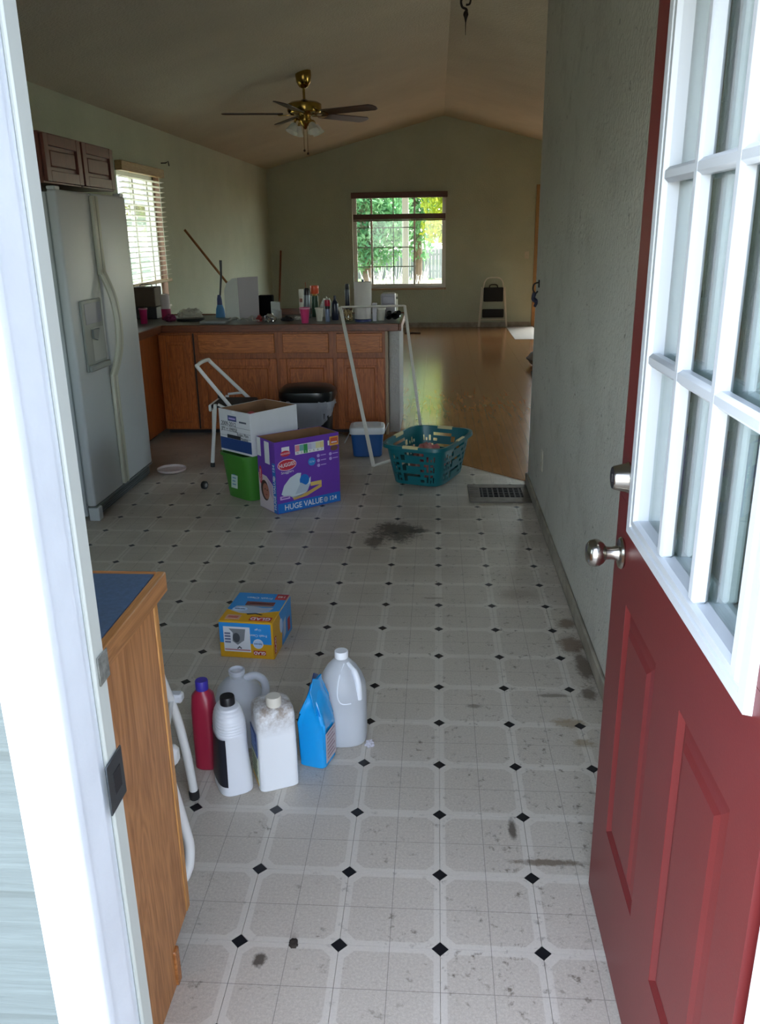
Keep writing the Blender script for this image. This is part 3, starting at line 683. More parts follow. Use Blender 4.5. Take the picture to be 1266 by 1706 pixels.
# ------------------------------------------------------------------ fridge and cabinet above it
FRW = mat('white_fridge_enamel', '#bcc1c3', .38, bump=.12, bscale=350)
FRG = mat('fridge_grey_trim', '#8f948f', .45); FRD = mat('fridge_dark_recess', '#6f7576', .5)
rf = thing('refrigerator', 'white side-by-side refrigerator with ice dispenser at the left', 'refrigerator', (-1.93, 3.38, 0))
MB().box(-.80, -.06, -.475, .475, .02, 1.755, .006).build('body', FRW, rf)
fd = MB().box(-.052, 0, -.49, -.045, .085, 1.765, .014, 3).build('freezer_door', FRW, rf)
fd2 = MB().box(-.052, 0, -.028, .495, .085, 1.765, .014, 3).build('fridge_door', FRW, rf)
MB().box(-.06, -.05, -.478, .48, .09, 1.75).build('door_gasket', mat('grey_gasket', '#7b8282', .7), rf)
for s_, yy, par in ((-1, -.06, fd), (1, -.012, fd2)):
    mb = MB(); mb.box(.0, .022, yy - .018 + .004, yy + .018, .10, .77, .006, 2); mb.box(.0, .022, yy - .018, yy + .018, 1.33, 1.75, .006, 2)
    pts = curvepts([(.012, yy, 1.34), (.035, yy + .004, 1.28), (.062, yy + .006, 1.18), (.072, yy + .006, 1.05), (.062, yy + .006, .92), (.035, yy + .004, .82), (.012, yy, .76)], 5)
    mb.tube(pts, .015, 8); mb.build('handle', mat('cream_handle', '#b3b3a2', .4), par)
ds = MB(); ds.box(.0, .014, -.385, -.105, .825, 1.21, .006); ds = ds.build('dispenser_frame', FRG, fd)
rc = MB(); rc.box(.0142, .0152, -.29, -.12, .875, 1.055); rc.build('dispenser_recess', mat('dispenser_grey', '#a6aaa6', .5), fd)
MB().box(.014, .034, -.385, -.105, .828, .862, .006).build('drip_tray', FRG, fd); MB().box(.014, .0165, -.35, -.13, 1.08, 1.19, .001).build('control_panel', mat('control_grey', '#8a8c98', .35), fd)
MB().prism([(.0155, -.29, 1.05), (.0155, -.20, 1.05), (.0155, -.235, .985), (.0155, -.29, 1.0)], (.012, 0, 0), .002).build('dispenser_lever', FRD, fd)
gr = MB(); gr.box(-.05, -.015, -.46, .47, .012, .078, .004); gr = gr.build('base_grille', mat('grille_grey', '#7f8583', .5), rf); g0 = None
for q in range(5):
    if g0 is None: g0 = MB().box(-.016, -.010, -.40, .45, 0, .006).build('grille_slat', mat('grille_dark', '#4a4e4f', .6), gr, (0, 0, .018 + q * .012), smooth=False)
    else: inst(g0, gr, (0, 0, .018 + q * .012))
MB().box(-.05, .012, -.485, -.43, .0, .078, .004).build('foot_cover', FRW, rf)
for yy in (-.455, .455): MB().box(-.05, -.004, yy - .03, yy + .03, 1.762, 1.782, .004).build('hinge_cover', FRW, rf)
MB().box(-.05, .0, -.49, .495, .0785, .085).build('door_sill', FRD, rf)
uc = thing('wall_cabinet', 'reddish two-door oak wall cabinet mounted above the refrigerator', 'cabinet', (-2.02, 3.46, 1.80))
UO = wood('reddish_oak', '#6e4034', '#553028', 'Z', 7., .35); 
MB().box(-.6, 0, -.49, .49, 0, .245, .002).build('carcass', UO, uc)
panel_door(uc, -.475, -.012, .008, .237, .0, axis='Y', m=UO); panel_door(uc, .012, .475, .008, .237, .0, axis='Y', m=UO)
MB().box(.0, .004, -.01, .01, .0, .24).build('centre_stile', mat('dark_stile', '#3b2723', .6), uc)

# ------------------------------------------------------------------ cardboard boxes
INK = mat('ink_black', '#23242a', .7); PWHITE = mat('print_white', '#dfe0e2', .6); PBLUE = mat('print_blue', '#1f78c8', .5)
def open_box(par, w, d, hh, outer, inner, name='carton', t=.005):
    """open-topped carton, origin at the near-left bottom corner, w along x, d along y"""
    mb = MB()
    for a in ((0, w, 0, t), (0, w, d - t, d), (0, t, t, d - t), (w - t, w, t, d - t)): mb.box(*a, 0, hh, .0012)
    mb.box(t, w - t, t, d - t, 0, t); o = mb.build(name, outer, par, smooth=False)
    ln = MB(); g = .0008
    ln.rings([[(t + g, t + g, q), (w - t - g, t + g, q), (w - t - g, d - t - g, q), (t + g, d - t - g, q)] for q in (hh - .001, t + .001)], False, True)
    ln.build('carton_lining', inner, par, smooth=False)
    return o
# nappy carton: near edge at (-.92,3.03), front runs to the right and back
PUR = mat('purple_carton', '#6a3ba6', .45, vary=.1, vscale=5); HBLUE = mat('carton_blue', '#1a6fc0', .45); HRED = mat('carton_red', '#c22a3c', .45)
ang = math.atan2(3.295 - 3.027, -.592 + .921)
W_, D_, H_ = .43, .215, .425
hb = thing('diaper_carton', 'open purple diaper carton standing in front of the white file box', 'box', (-.921, 3.027, .0005), ang)
open_box(hb, W_, D_, H_, PUR, CARD)
F = Face(hb, (0, 0, 0), (1, 0, 0), (0, 0, 1))
F.rect('printed_band', .003, W_ - .002, .003, .062, HBLUE)
F.text('HUGE VALUE', .045, .031, .047, PWHITE, align='LEFT', sx=.93, bold=.0006); F.oval('printed_badge', .325, .031, .015, .017, PWHITE); F.text('1', .325, .031, .024, HBLUE, h=.002)
F.text('124', .348, .031, .036, PWHITE, align='LEFT', bold=.0005)
F.oval('logo_badge', .075, .285, .062, .034, mat('carton_pale_rim', '#e7c9d6', .5)); F.oval('logo_badge', .075, .285, .058, .030, HRED, .0010); F.text('HUGGIES', .075, .285, .031, PWHITE, .08, .0016, sx=.82, bold=.0005)
F.text('Snugglers', .075, .243, .022, PWHITE, .05); 
F.rect('printed_panel', .045, .095, .355, .390, PWHITE); F.oval('logo_badge', .068, .352, .032, .017, HRED, .0012); F.text('HUGGIES', .068, .352, .015, PWHITE, .05, .0018)
F.rect('printed_panel', .132, .325, .333, .392, PWHITE)
for i, c_ in enumerate(('#d98a8f', '#6ea8a5', '#2f8a4a', '#b9b7d0', '#c8cbd8', '#d8d3a0', '#d9c78a')):
    a = .134 + i * .0272
    F.rect('size_swatch', a, a + .0262, .352 if i != 2 else .335, .388, mat('swatch' + str(i), c_, .6), .0010); F.text(str(i + 1) if i else 'N', a + .013, .343, .016, INK if i != 2 else PWHITE, 0, .0016)
F.rect('coupon', .365, .425, .352, .405, mat('coupon_yellow', '#e0a53a', .5), .0010); F.rect('coupon', .370, .420, .362, .398, mat('coupon_red', '#c4573a', .5), .0014); F.rect('coupon', .352, .362, .356, .384, PWHITE, .0008); F.oval('coupon_seal', .395, .335, .026, .016, mat('seal_brown', '#6b4a3a', .5))
F.rect('coupon', .376, .414, .368, .374, PWHITE, .0018)
F.oval('printed_badge', .24, .277, .025, .024, mat('badge_blue', '#2b86cc', .5)); F.text('12 hr', .24, .277, .017, PWHITE)
for a, b in ((.285, .305), (.285, .276), (.285, .247), (.368, .303), (.368, .275)): F.oval('printed_icon', a, b, .010, .010, mat('icon_lilac', '#b8a3dc', .5)); F.rect('printed_line', a + .015, a + .052, b - .002, b + .003, mat('icon_lilac', '#b8a3dc', .5))
NAP = mat('nappy_print_white', '#c9d4da', .6)
F.shape('nappy_print', [(.03, .115), (.05, .165), (.09, .205), (.14, .225), (.165, .222), (.158, .19), (.16, .165), (.19, .15), (.215, .175), (.228, .19), (.224, .15), (.20, .105), (.16, .085), (.11, .08), (.085, .095), (.05, .10)], NAP)
F.oval('nappy_print', .185, .177, .032, .034, HBLUE, .0010); F.shape('nappy_print', [(.16, .165), (.19, .146), (.224, .15), (.20, .105), (.12, .10)], mat('nappy_shade', '#aebcc8', .6), .0014)
F.shape('nappy_strap', [(.10, .085), (.20, .10), (.30, .135), (.30, .115), (.20, .078), (.11, .068)], mat('nappy_yellow', '#c9a65a', .5)); F.rect('printed_panel', .225, .30, .132, .155, mat('nappy_tab', '#d5b566', .5), .0010)
F.rect('printed_panel', .02, .085, .082, .104, mat('small_lilac', '#c9a8d8', .5)); F.rect('printed_line', .03, .075, .090, .096, PUR, .0010)
# left end
G = Face(hb, (0, D_, 0), (0, -1, 0), (0, 0, 1))
G.rect('printed_band', D_ - .040, D_ - .002, .003, .30, HBLUE); G.text('HUGE VALUE', D_ - .021, .118, .034, PWHITE, R(90), sx=.95, bold=.0004); G.oval('printed_badge', D_ - .021, .215, .013, .012, PWHITE); G.text('124', D_ - .021, .268, .032, PWHITE, R(90), bold=.0004)
G.shape('printed_photo', [(.003, .003), (D_ - .041, .003), (D_ - .041, .165), (.10, .205), (.003, .21)], mat('photo_pale', '#cdbfc2', .6))
G.oval('photo_hair', .075, .115, .048, .062, mat('photo_hair', '#3a2620', .6), .0012, rot=.2); G.oval('photo_face', .088, .112, .038, .048, mat('photo_skin', '#a9705c', .6), .0018, rot=.2)
for a, b in ((.078, .124), (.104, .122)): G.oval('photo_eye', a, b, .005, .005, mat('photo_hair', '#3a2620', .6), .0024)
G.oval('photo_mouth', .093, .092, .010, .004, mat('photo_lip', '#8a3d3a', .6), .0024)
G.shape('photo_sleeve', [(.11, .19), (.165, .165), (.165, .08), (.125, .12)], mat('photo_lilac', '#b9a4b8', .6), .0012)
G.oval('logo_badge', .03, .20, .018, .055, HRED, .0012); G.text('HUGGIES', .03, .20, .022, PWHITE, R(90), .0018, sx=.8)
G.rect('white_tape', .004, .048, .315, .424, PWHITE, .0010); G.rect('white_tape', .095, .150, .285, .415, PWHITE, .0010)
# white archive box on a green tub
tub = thing('storage_tub', 'green plastic tub under the white archive box', 'tub', (-1.115, 3.455, .0005), R(51))
GRN = mat('green_tub_plastic', '#3f7d2c', .4)
TH = .285
mb = MB(); mb.loft([(0, .155, .115, 6), (.004, .162, .122, 6), (TH - .02, .188, .142, 6), (TH - .018, .198, .150, 6), (TH, .198, .150, 6), (TH, .188, .140, 6), (.01, .156, .116, 6)], 32, True, True); mb.build('tub_body', GRN, tub)
fl_ = Face(tub, (-.166, .04, .05), (0, -1, 0), (.085, 0, 1)); lb = MB()
lb.prism([fl_.pt(.0, .02, .018), fl_.pt(.06, .02, .018), fl_.pt(.06, .17, .018), fl_.pt(.0, .17, .018)], fl_.n * .001); lb.build('paper_label', mat('label_pale', '#b9c9bd', .6), tub, smooth=False)
fl_.rect; MB().prism([fl_.pt(.0, .15, .0192), fl_.pt(.06, .15, .0192), fl_.pt(.06, .17, .0192), fl_.pt(.0, .17, .0192)], fl_.n * .001).build('label_header', HRED, tub, smooth=False)
for q in range(5): MB().prism([fl_.pt(.012, .04 + q * .02, .0192), fl_.pt(.045 - .006 * (q % 2), .04 + q * .02, .0192), fl_.pt(.045 - .006 * (q % 2), .046 + q * .02, .0192), fl_.pt(.012, .046 + q * .02, .0192)], fl_.n * .0006).build('label_line', mat('label_ink', '#4f7fa0', .6), tub, smooth=False)
AW = mat('white_archive_card', '#d5d6d8', .7, vary=.05)
ab = thing('archive_box', 'open white archive box with handwritten years resting on the green tub', 'box', (-1.097, 3.246, TH + .001), R(52))
BW, BD, BH = .37, .295, .258
open_box(ab, BW, BD, BH, AW, CARD)
A = Face(ab, (0, BD, 0), (0, -1, 0), (0, 0, 1))
NAVY = mat('print_navy', '#22407a', .6)
A.rect('printed_band', .003, BD - .003, .013, .085, NAVY); A.rect('logo_patch', .085, .165, .192, .225, mat('logo_slate', '#3f4a78', .6)); A.rect('printed_line', .095, .155, .203, .212, mat('icon_lilac', '#b8a3dc', .5), .0010)
A.rect('printed_line', .19, .255, .190, .200, mat('print_slate', '#545a68', .6)); 
for b in (.158, .128, .098): A.rect('printed_line', .01, BD - .008, b, b + .0016, mat('print_slate', '#545a68', .6))
A.text('2009-2012', .02, .172, .036, INK, align='LEFT', sx=.9); A.text('JPY + 1990SE', .02, .139, .032, INK, align='LEFT', sx=.85); A.text('Budget, Plans', .165, .118, .026, INK, align='LEFT', sx=.75); A.text('Payables', .20, .093, .024, INK, align='LEFT', sx=.8)
A.rect('marker_scribble', .07, .195, .086, .108, INK, .0008)
A.rect('tape_patch', .128, .155, BH - .020, BH - .001, PWHITE)
pk = MB(); pk.loft([(0, .03, .02, 2.4), (.02, .04, .028, 2.4), (.04, .03, .02, 2.4), (.052, .01, .01, 2)], 14); o = pk.build('pink_cloth', mat('pink_cloth', '#a4494e', .9, bump=.4, bscale=40), None, (-1.108, 3.330, TH + .205))
tag(o, 'crumpled pink cloth in the white archive box', 'cloth')

# ------------------------------------------------------------------ bag-box lying on the floor
YEL = mat('yellow_carton', '#d9a21e', .4); GBL = mat('sky_blue_carton', '#2d8fd6', .4); GRED = mat('red_logo', '#b3262a', .45)
g = thing('trash_bag_box', 'yellow and blue carton of bags lying upside down on the floor', 'box', (-.833, 1.335, .0005), math.atan2(-.019, .211))
GW, GD, GH = .212, .262, .152
MB().box(0, GW, 0, GD, 0, GH, .002).build('carton', YEL, g, smooth=False)
F = Face(g, (0, 0, 0), (1, 0, 0), (0, 0, 1)); U = math.pi
F.rect('printed_panel', .002, GW - .008, .062, GH - .006, GBL); F.rect('printed_photo', .018, .122, .026, GH - .022, PWHITE, .0010)
F.shape('printed_photo', [(.04, GH - .03), (.105, GH - .03), (.098, .075), (.072, .055), (.052, .07), (.055, .105)], mat('photo_grey', '#84878a', .6), .0014); F.oval('printed_photo', .068, .085, .014, .02, mat('photo_dark', '#4b4e52', .6), .0018)
for q in range(4): F.rect('barcode', .022, .045, .062 + q * .012, .069 + q * .012, mat('barcode_grey', '#6d7590', .6), .0014)
F.shape('drawstring_print', [(.068, .040), (.078, .050), (.088, .041), (.084, .039), (.078, .045), (.072, .038)], INK, .0018); F.rect('printed_line', .020, .120, .032, .036, mat('line_red', '#b55a5a', .6), .0014)
F.oval('printed_badge', .152, .063, .020, .020, PWHITE, .0012); F.oval('printed_badge', .152, .063, .0175, .0175, mat('badge_pale', '#bcd3ee', .5), .0016); F.text('febreze', .152, .063, .0105, NAVY, U, .0022)
F.text('Fresh Clean', .155, .098, .014, PWHITE, U); F.text('13 gal', .155, .122, .011, PWHITE, U)
F.rect('logo_patch', .132, .180, .016, .034, GRED, .0010); F.text('GLAD', .156, .025, .0175, PWHITE, U, .0016, bold=.0004)
T = Face(g, (0, 0, GH), (1, 0, 0), (0, 1, 0))
T.shape('printed_panel', [(.002, .105), (.06, .085), (.14, .083), (GW - .002, .108), (GW - .002, GD - .002), (.002, GD - .002)], GBL)
T.rect('logo_patch', .115, .200, .014, .046, GRED, .0010); T.text('GLAD', .157, .030, .030, PWHITE, U, .0016, bold=.0005)
T.rect('printed_panel', .02, .075, .018, .055, mat('soft_red', '#cfa08a', .6), .0008); T.rect('printed_line', .028, .067, .030, .034, GRED, .0012); T.rect('printed_line', .028, .067, .040, .044, GRED, .0012)
T.rect('logo_patch', GW - .050, GW - .003, GD - .055, GD - .004, GRED, .0010); T.text('140', GW - .026, GD - .028, .022, PWHITE, U, .0016)
T.shape('printed_photo', [(.02, .095), (.06, .075), (.12, .072), (.17, .098), (.18, .13), (.14, .125), (.08, .14), (.03, .135)], mat('photo_bag', '#aab4c4', .6), .0010)
T.oval('printed_badge', .052, .108, .030, .018, mat('badge_pale', '#bcd3ee', .5), .0014); T.text('febreze', .052, .108, .014, NAVY, U, .002)
T.rect('printed_panel', .06, .175, .145, .180, mat('box_maroon', '#7b4a4a', .6), .0010); T.rect('printed_panel', .065, .17, .135, .145, mat('photo_grey', '#84878a', .6), .0012); T.rect('printed_line', .075, .16, .160, .167, mat('soft_red', '#cfa08a', .6), .0010)
T.shape('drawstring', [(.09, .070), (.125, .078), (.155, .066), (.15, .062), (.125, .071), (.095, .064)], INK, .0012)
T.text('Fresh Clean', .10, .215, .022, PWHITE, U)
Q = Face(g, (GW, 0, 0), (0, 1, 0), (0, 0, 1))
Q.shape('printed_panel', [(.11, .002), (GD - .002, .002), (GD - .002, GH - .002), (.09, GH - .002), (.13, .08)], GBL); Q.rect('logo_patch', .012, .035, .018, .085, GRED, .0010); Q.text('GLAD', .0235, .052, .024, PWHITE, R(90), .0016)
Q.oval('printed_badge', .11, .09, .018, .030, mat('badge_pale', '#bcd3ee', .5), .0010); Q.shape('printed_photo', [(.13, .02), (.17, .03), (.175, .10), (.14, .09)], mat('photo_bag', '#aab4c4', .6), .0010); Q.rect('logo_patch', .20, .235, .02, .075, GRED, .0010)

# ------------------------------------------------------------------ bin, cooler, white frame, ladder
tc_ = thing('trash_can', 'black lidded kitchen bin with a white liner in front of the peninsula', 'trash can', (-.955, 4.55, .0005))
mb = MB(); mb.loft([(0, .155, .125, 4), (.006, .160, .130, 4), (.37, .180, .150, 4), (.375, .176, .146, 4)], 36); mb.build('bin_body', mat('bin_black', '#17181b', .4), tc_)
ld = MB(); ld.loft([(.385, .200, .168, 3.2), (.42, .210, .176, 3.2), (.455, .206, .172, 3), (.48, .175, .145, 2.8), (.493, .11, .09, 2.5), (.495, .03, .02, 2)], 36); ld.build('lid', mat('bin_lid_black', '#101114', .28), tc_)
bg_ = MB(); rg = []; rd = random.Random(4); N_ = 56
for z, gx in ((.398, .014), (.36, .020), (.325, .016), (.295, .008), (.26, .004), (.23, .003)):
    ring = []
    for i in range(N_):
        a = 2 * math.pi * (i + .5) / N_; c_, s_ = math.cos(a), math.sin(a); e = 3.6
        dip = .0 if z > .36 else (.36 - z) * (-.35 * max(0, -s_) + .55 * max(0, c_) + .5 * max(0, -c_))
        wv = .004 * math.sin(7 * a + z * 40) + .0045 * math.sin(17 * a + 3 * math.sin(z * 30)) + rd.uniform(-.002, .002)
        rx, ry = .178 + gx + wv, .148 + gx + wv
        ring.append((rx * math.copysign(abs(c_) ** (2 / e), c_), ry * math.copysign(abs(s_) ** (2 / e), s_), z + dip))
    rg.append(ring)
bg_.rings(rg, False, False); bg_.build('bin_liner', milky('bin_liner_film', '#c5c8d4', .12, .25), tc_)
cl = thing('cooler', 'small blue cooler with a white lid beside the teal basket', 'cooler', (-.512, 4.425, .0005), R(3))
mb = MB(); mb.loft([(0, .098, .082, 7), (.006, .104, .088, 7), (.15, .116, .100, 7), (.168, .118, .102, 7)], 32); mb.build('cooler_body', mat('cooler_blue', '#1d4f8c', .38), cl)
mb = MB(); mb.loft([(.169, .126, .108, 7), (.200, .128, .110, 7), (.215, .122, .104, 7), (.222, .10, .085, 6), (.2225, .098, .083, 6), (.219, .094, .08, 6)], 32); mb.build('lid', mat('cooler_lid', '#c6c9cc', .45), cl)
hd = MB(); pts = [(-.122, -.0, .155), (-.134, -.09, .135), (-.128, -.155, .115)]; hd.tube(pts, .008, 6); hd.tube([(.122, 0, .155), (.134, -.09, .135), (.128, -.155, .115)], .008, 6); hd.tube([(-.128, -.155, .115), (.128, -.155, .115)], .007, 6)
hd = MB(); hd.prism([(-.128, -.004, .168), (-.128, .012, .160), (-.165, -.10, .105), (-.165, -.116, .115)], (.006, 0, 0), .001); hd.prism([(.122, -.004, .168), (.122, .012, .160), (.150, .10, .205), (.150, .086, .213)], (.006, 0, 0), .001)
hd.build('handle', mat('cooler_lid', '#c6c9cc', .45), cl)
pf = thing('white_rail_frame', 'tall thin white metal frame leaning on the peninsula counter', 'frame', (-.445, 4.07, .006))
o0 = Vector((-.445, 4.07, .006)); q1 = Vector((-.745, 4.97, 1.005)) - o0; q2 = Vector((-.262, 5.10, 1.0)) - o0; q3 = Vector((-.105, 4.52, .006)) - o0
def bar(par, a, b, wd, th, m, name):
    a, b = Vector(a), Vector(b); d = (b - a); L = d.length; q = Vector((0, 0, 1)).rotation_difference(d).to_matrix().to_4x4()
    mb = MB(); mb.box(-wd / 2, wd / 2, -th / 2, th / 2, 0, L, .002, 1, q, a); return mb.build(name, m, par)
WF = mat('white_powder_frame', '#d6d3cb', .45)
bar(pf, (0, 0, 0), q1, .026, .012, WF, 'upright'); bar(pf, q3, q2, .022, .012, WF, 'upright'); bar(pf, q1, q2, .012, .022, WF, 'crossbar'); bar(pf, (0, 0, 0.002), Vector((.16, .21, .002)), .012, .02, WF, 'foot_bar')

def rubber(par, p, d=(0, 0, 1), r_=.016): 
    return MB().lathe([(r_, -.002), (r_ * 1.05, .02), (r_ * .9, .028)], 10, p, d).build('rubber_foot', DARK, par)
lad = thing('step_ladder', 'white folding step ladder behind the white archive box', 'step ladder', (-1.39, 4.25, 0))
L0 = Vector((-1.45, 4.25, 0))
def P3(x, y, z): return Vector((x, y, z)) - L0
for k_, yo in enumerate((0, .34)):
    lg = MB().tube([P3(-1.63, 4.06 + yo, .02), P3(-1.58, 4.07 + yo, .44)], .013, 8).build('leg', TUBEW, lad); rubber(lad, P3(-1.63, 4.06 + yo, .004), (.1, 0, 1))
    MB().tube([P3(-1.635, 4.10 + yo * .95, .012), P3(-1.60, 4.08 + yo, .40)], .009, 8).build('leg', TUBEW, lad)
mb = MB(); mb.tube(curvepts([P3(-1.42, 4.09, .34), P3(-1.66, 4.08, .66), P3(-1.69, 4.11, .70), P3(-1.69, 4.36, .70), P3(-1.66, 4.40, .66), P3(-1.40, 4.40, .40)], 5), .013, 8); mb.build('handle_loop', TUBEW, lad)
for yo in (0, .32): MB().tube([P3(-1.40, 4.09 + yo, .34), P3(-1.20, 4.09 + yo, .012)], .013, 8).build('leg', TUBEW, lad)
MB().box(-.17, .10, -.16, .13, .408, .432, .008).build('step', mat('ladder_step_black', '#202022', .7), lad); MB().box(-.185, -.165, -.165, .135, .385, .432, .006).build('step_edge', TUBEW, lad)
MB().box(-.02, .17, -.15, .12, .205, .225, .006).build('step', mat('ladder_step_black', '#202022', .7), lad)
MB().tube([P3(-1.56, 4.065, .44), P3(-1.44, 4.075, .375)], .009, 6).build('brace', TUBEW, lad); MB().tube([P3(-1.57, 4.40, .45), P3(-1.46, 4.40, .46)], .009, 6).build('brace', TUBEW, lad)
MB().box(-.115, -.085, -.165, -.145, .475, .525, .005).build('latch', BLACK, lad)

# ------------------------------------------------------------------ teal laundry basket
TEAL = mat('teal_plastic', '#0f5f66', .35); HCR = mat('cream_grip', '#c9bd8c', .5)
ba = thing('laundry_basket', 'teal slotted laundry basket with cream grips on the kitchen floor', 'basket', (-.062, 3.835, .0005), R(-21))
HB = .272; NS = 96; ZL = [0.012, .032, .050, .068, .086, .104, .122, .140, .158, .176, .194, .212, .232, HB]
def bxy(i, z, grow=0.):
    a = 2 * math.pi * (i + .5) / NS; c_, s_ = math.cos(a), math.sin(a); e = 5.0; t = z / HB
    rx, ry = .165 + .045 * t + grow, .235 + .065 * t + grow
    return (rx * math.copysign(abs(c_) ** (2 / e), c_), ry * math.copysign(abs(s_) ** (2 / e), s_), z)
t = bmesh.new(); rows = [[t.verts.new(bxy(i, z)) for i in range(NS)] for z in ZL]
rx_ = random.Random(9)
for k_ in range(len(ZL) - 1):
    for i in range(NS):
        side = (i % 24); corner = 24
        a = 2 * math.pi * (i + .5) / NS; cx_, cy_ = abs(math.cos(a)), abs(math.sin(a))
        p = bxy(i, ZL[k_]); px_ = p[0] / (.165 + .045 * ZL[k_] / HB); py_ = p[1] / (.235 + .065 * ZL[k_] / HB)
        on_long = abs(px_) > .93 and abs(py_) < .78; on_short = abs(py_) > .93 and abs(px_) < .74
        hole = False
        if (on_long or on_short) and 1 <= k_ <= 10:
            grp = (k_ - 1) // 2
            hole = (i % 2 == 0) and not (k_ % 2 == 0 and (i // 2) % 2 == 0) if grp % 2 == 0 else (i % 3 != 0 and k_ % 2 == 1)
        if (on_long and abs(py_) < .30 or on_short and abs(px_) < .36) and k_ == 11: hole = True
        if not hole: j = (i + 1) % NS; t.faces.new((rows[k_][i], rows[k_][j], rows[k_ + 1][j], rows[k_ + 1][i]))
t.faces.new([v for v in rows[0]][::-1])
lip = [t.verts.new(bxy(i, HB, .018)) for i in range(NS)]; lip2 = [t.verts.new(Vector(bxy(i, HB, .020)) - Vector((0, 0, .022))) for i in range(NS)]
for i in range(NS):
    j = (i + 1) % NS; t.faces.new((rows[-1][i], rows[-1][j], lip[j], lip[i])); t.faces.new((lip[i], lip[j], lip2[j], lip2[i]))
bmesh.ops.recalc_face_normals(t, faces=t.faces); bmesh.ops.solidify(t, geom=list(t.faces), thickness=.0028)
mb = MB(); mb._add(t); mb.build('basket_body', TEAL, ba)
for px_, py_, rz_ in ((0, -.307, 0), (0, .307, 0), (-.215, 0, 90), (.215, 0, 90)):
    hl = .052 if rz_ == 0 else .058
    mb = MB(); mb.loft([(-hl, .011, .013, 3), (hl, .011, .013, 3)], 12); o = mb.build('grip', HCR, ba, (px_, py_, HB - .006), (R(90), 0, R(90 if rz_ == 0 else 0)))
    if rz_ == 0: o.rotation_euler = (0, R(90), 0)
    else: o.rotation_euler = (R(90), 0, 0)
def crumple(name, label, cat, loc, rx, ry, hz, m, seed, group=None):
    bm = bmesh.new(); bmesh.ops.create_icosphere(bm, subdivisions=4, radius=1)
    for v in bm.verts:
        d = v.co.normalized(); n_ = noise.noise(d * 2.2 + Vector((seed, 0, 0))) * .35 + noise.noise(d * 6 + Vector((0, seed, 0))) * .16
        z = d.z * (1 + n_); v.co = Vector((d.x * (1 + n_) * rx, d.y * (1 + n_) * ry, max(-.55, z) * hz + .55 * hz))
    mb = MB(); mb._add(bm); o = mb.build(name, m, None, loc); return tag(o, label, cat, group)
crumple('red_cloth', 'crumpled red and pink cloth inside the teal laundry basket', 'cloth', (-.07, 3.84, .02), .105, .13, .125, mat('red_cloth_mix', '#a83b42', .9, col2='#c98f8a', vscale=18, bump=.3, bscale=60), 3.1)

# ------------------------------------------------------------------ floor vent, caster, dish, outlet
VM = mat('dirty_vent_metal', '#6f665e', .6, .3, vary=.35, vscale=14)
fv = thing('floor_vent', 'dirty metal floor vent by the wall corner', 'vent', (.372, 3.46, .0006))
mb = MB(); mb.box(-.185, .183, -.185, -.09, 0, .006, .002); mb.box(-.185, .183, .115, .185, 0, .006, .002); mb.box(-.185, -.115, -.09, .115, 0, .006, .002); mb.box(.145, .183, -.09, .115, 0, .006, .002); mb.build('vent_frame', VM, fv)
MB().box(-.115, .145, -.09, .115, 0, .0012).build('vent_shaft', mat('vent_black', '#0c0b0b', .9), fv); g0 = None
for q in range(8):
    x = -.1 + q * .0325
    if g0 is None: g0 = MB().box(-.004, .004, -.09, .115, .001, .0045).build('louvre', mat('vent_dark', '#2b2624', .6), fv, (x, 0, 0), smooth=False)
    else: inst(g0, fv, (x, 0, 0))
for q in range(3): MB().box(-.115, .145, -.045 + q * .055, -.039 + q * .055, .0012, .004).build('vent_bar', mat('vent_dark', '#2b2624', .6), fv, smooth=False)
g0 = None
for q in range(6):
    if g0 is None: g0 = MB().box(-.178, -.122, -.004, .004, .006, .008).build('vent_rib', VM, fv, (0, -.08 + q * .036, 0), smooth=False)
    else: inst(g0, fv, (0, -.08 + q * .036, 0))
cw = thing('caster_wheel', 'small loose black caster wheel lying on the floor near the refrigerator', 'wheel', (-1.484, 3.53, .0265), R(70))
MB().lathe([(.012, -.012), (.024, -.012), (.026, -.009), (.026, .009), (.024, .012), (.012, .012)], 18, (0, 0, 0), (0, 1, 0)).build('tyre', BLACK, cw); MB().lathe([(.013, -.0135), (.013, .0135)], 12, (0, 0, 0), (0, 1, 0)).build('hub', mat('grey_hub', '#8a8a88', .5), cw)
o = MB().lathe([(.0, .002), (.075, .002), (.095, .014), (.10, .028), (.097, .028), (.09, .014), (.07, .006), (0, .005)], 24, (-1.82, 3.93, 0)).build('pet_dish', mat('pale_dish', '#c4b6b2', .4)); tag(o, 'shallow pale dish on the floor at the refrigerator corner', 'dish')
ou = thing('wall_outlet', 'small white outlet plate low on the entry wall near its corner', 'outlet', (.57, 3.02, .33))
MB().box(-.006, 0, -.036, .036, -.058, .058, .003).build('cover_plate', CREAM, ou)
for zz in (-.022, .022): MB().lathe([(.015, -.0072), (.015, -.005)], 14, (0, 0, zz), (1, 0, 0)).build('socket', mat('socket_cream', '#b9b3a0', .5), ou)
hk = thing('wall_hook', 'dark curly hook with keys hanging on the entry wall corner', 'hook', (.57, 3.52, 1.19))
MB().box(-.006, 0, -.012, .012, .03, .075, .003).build('back_plate', DARK, hk); MB().tube(curvepts([(-.004, 0, .06), (-.03, 0, .05), (-.035, 0, .02), (-.02, 0, .0), (-.008, 0, .012)], 5), .005, 6).build('hook_arm', DARK, hk)
MB().tube(curvepts([(-.025, .004, .002), (-.03, .01, -.03), (-.014, -.004, -.05), (-.022, 0, -.075)], 4), [.012] * 4 + [.014] * 4 + [.009] * 5, 6).build('key_strap', mat('navy_strap', '#24263a', .7), hk)

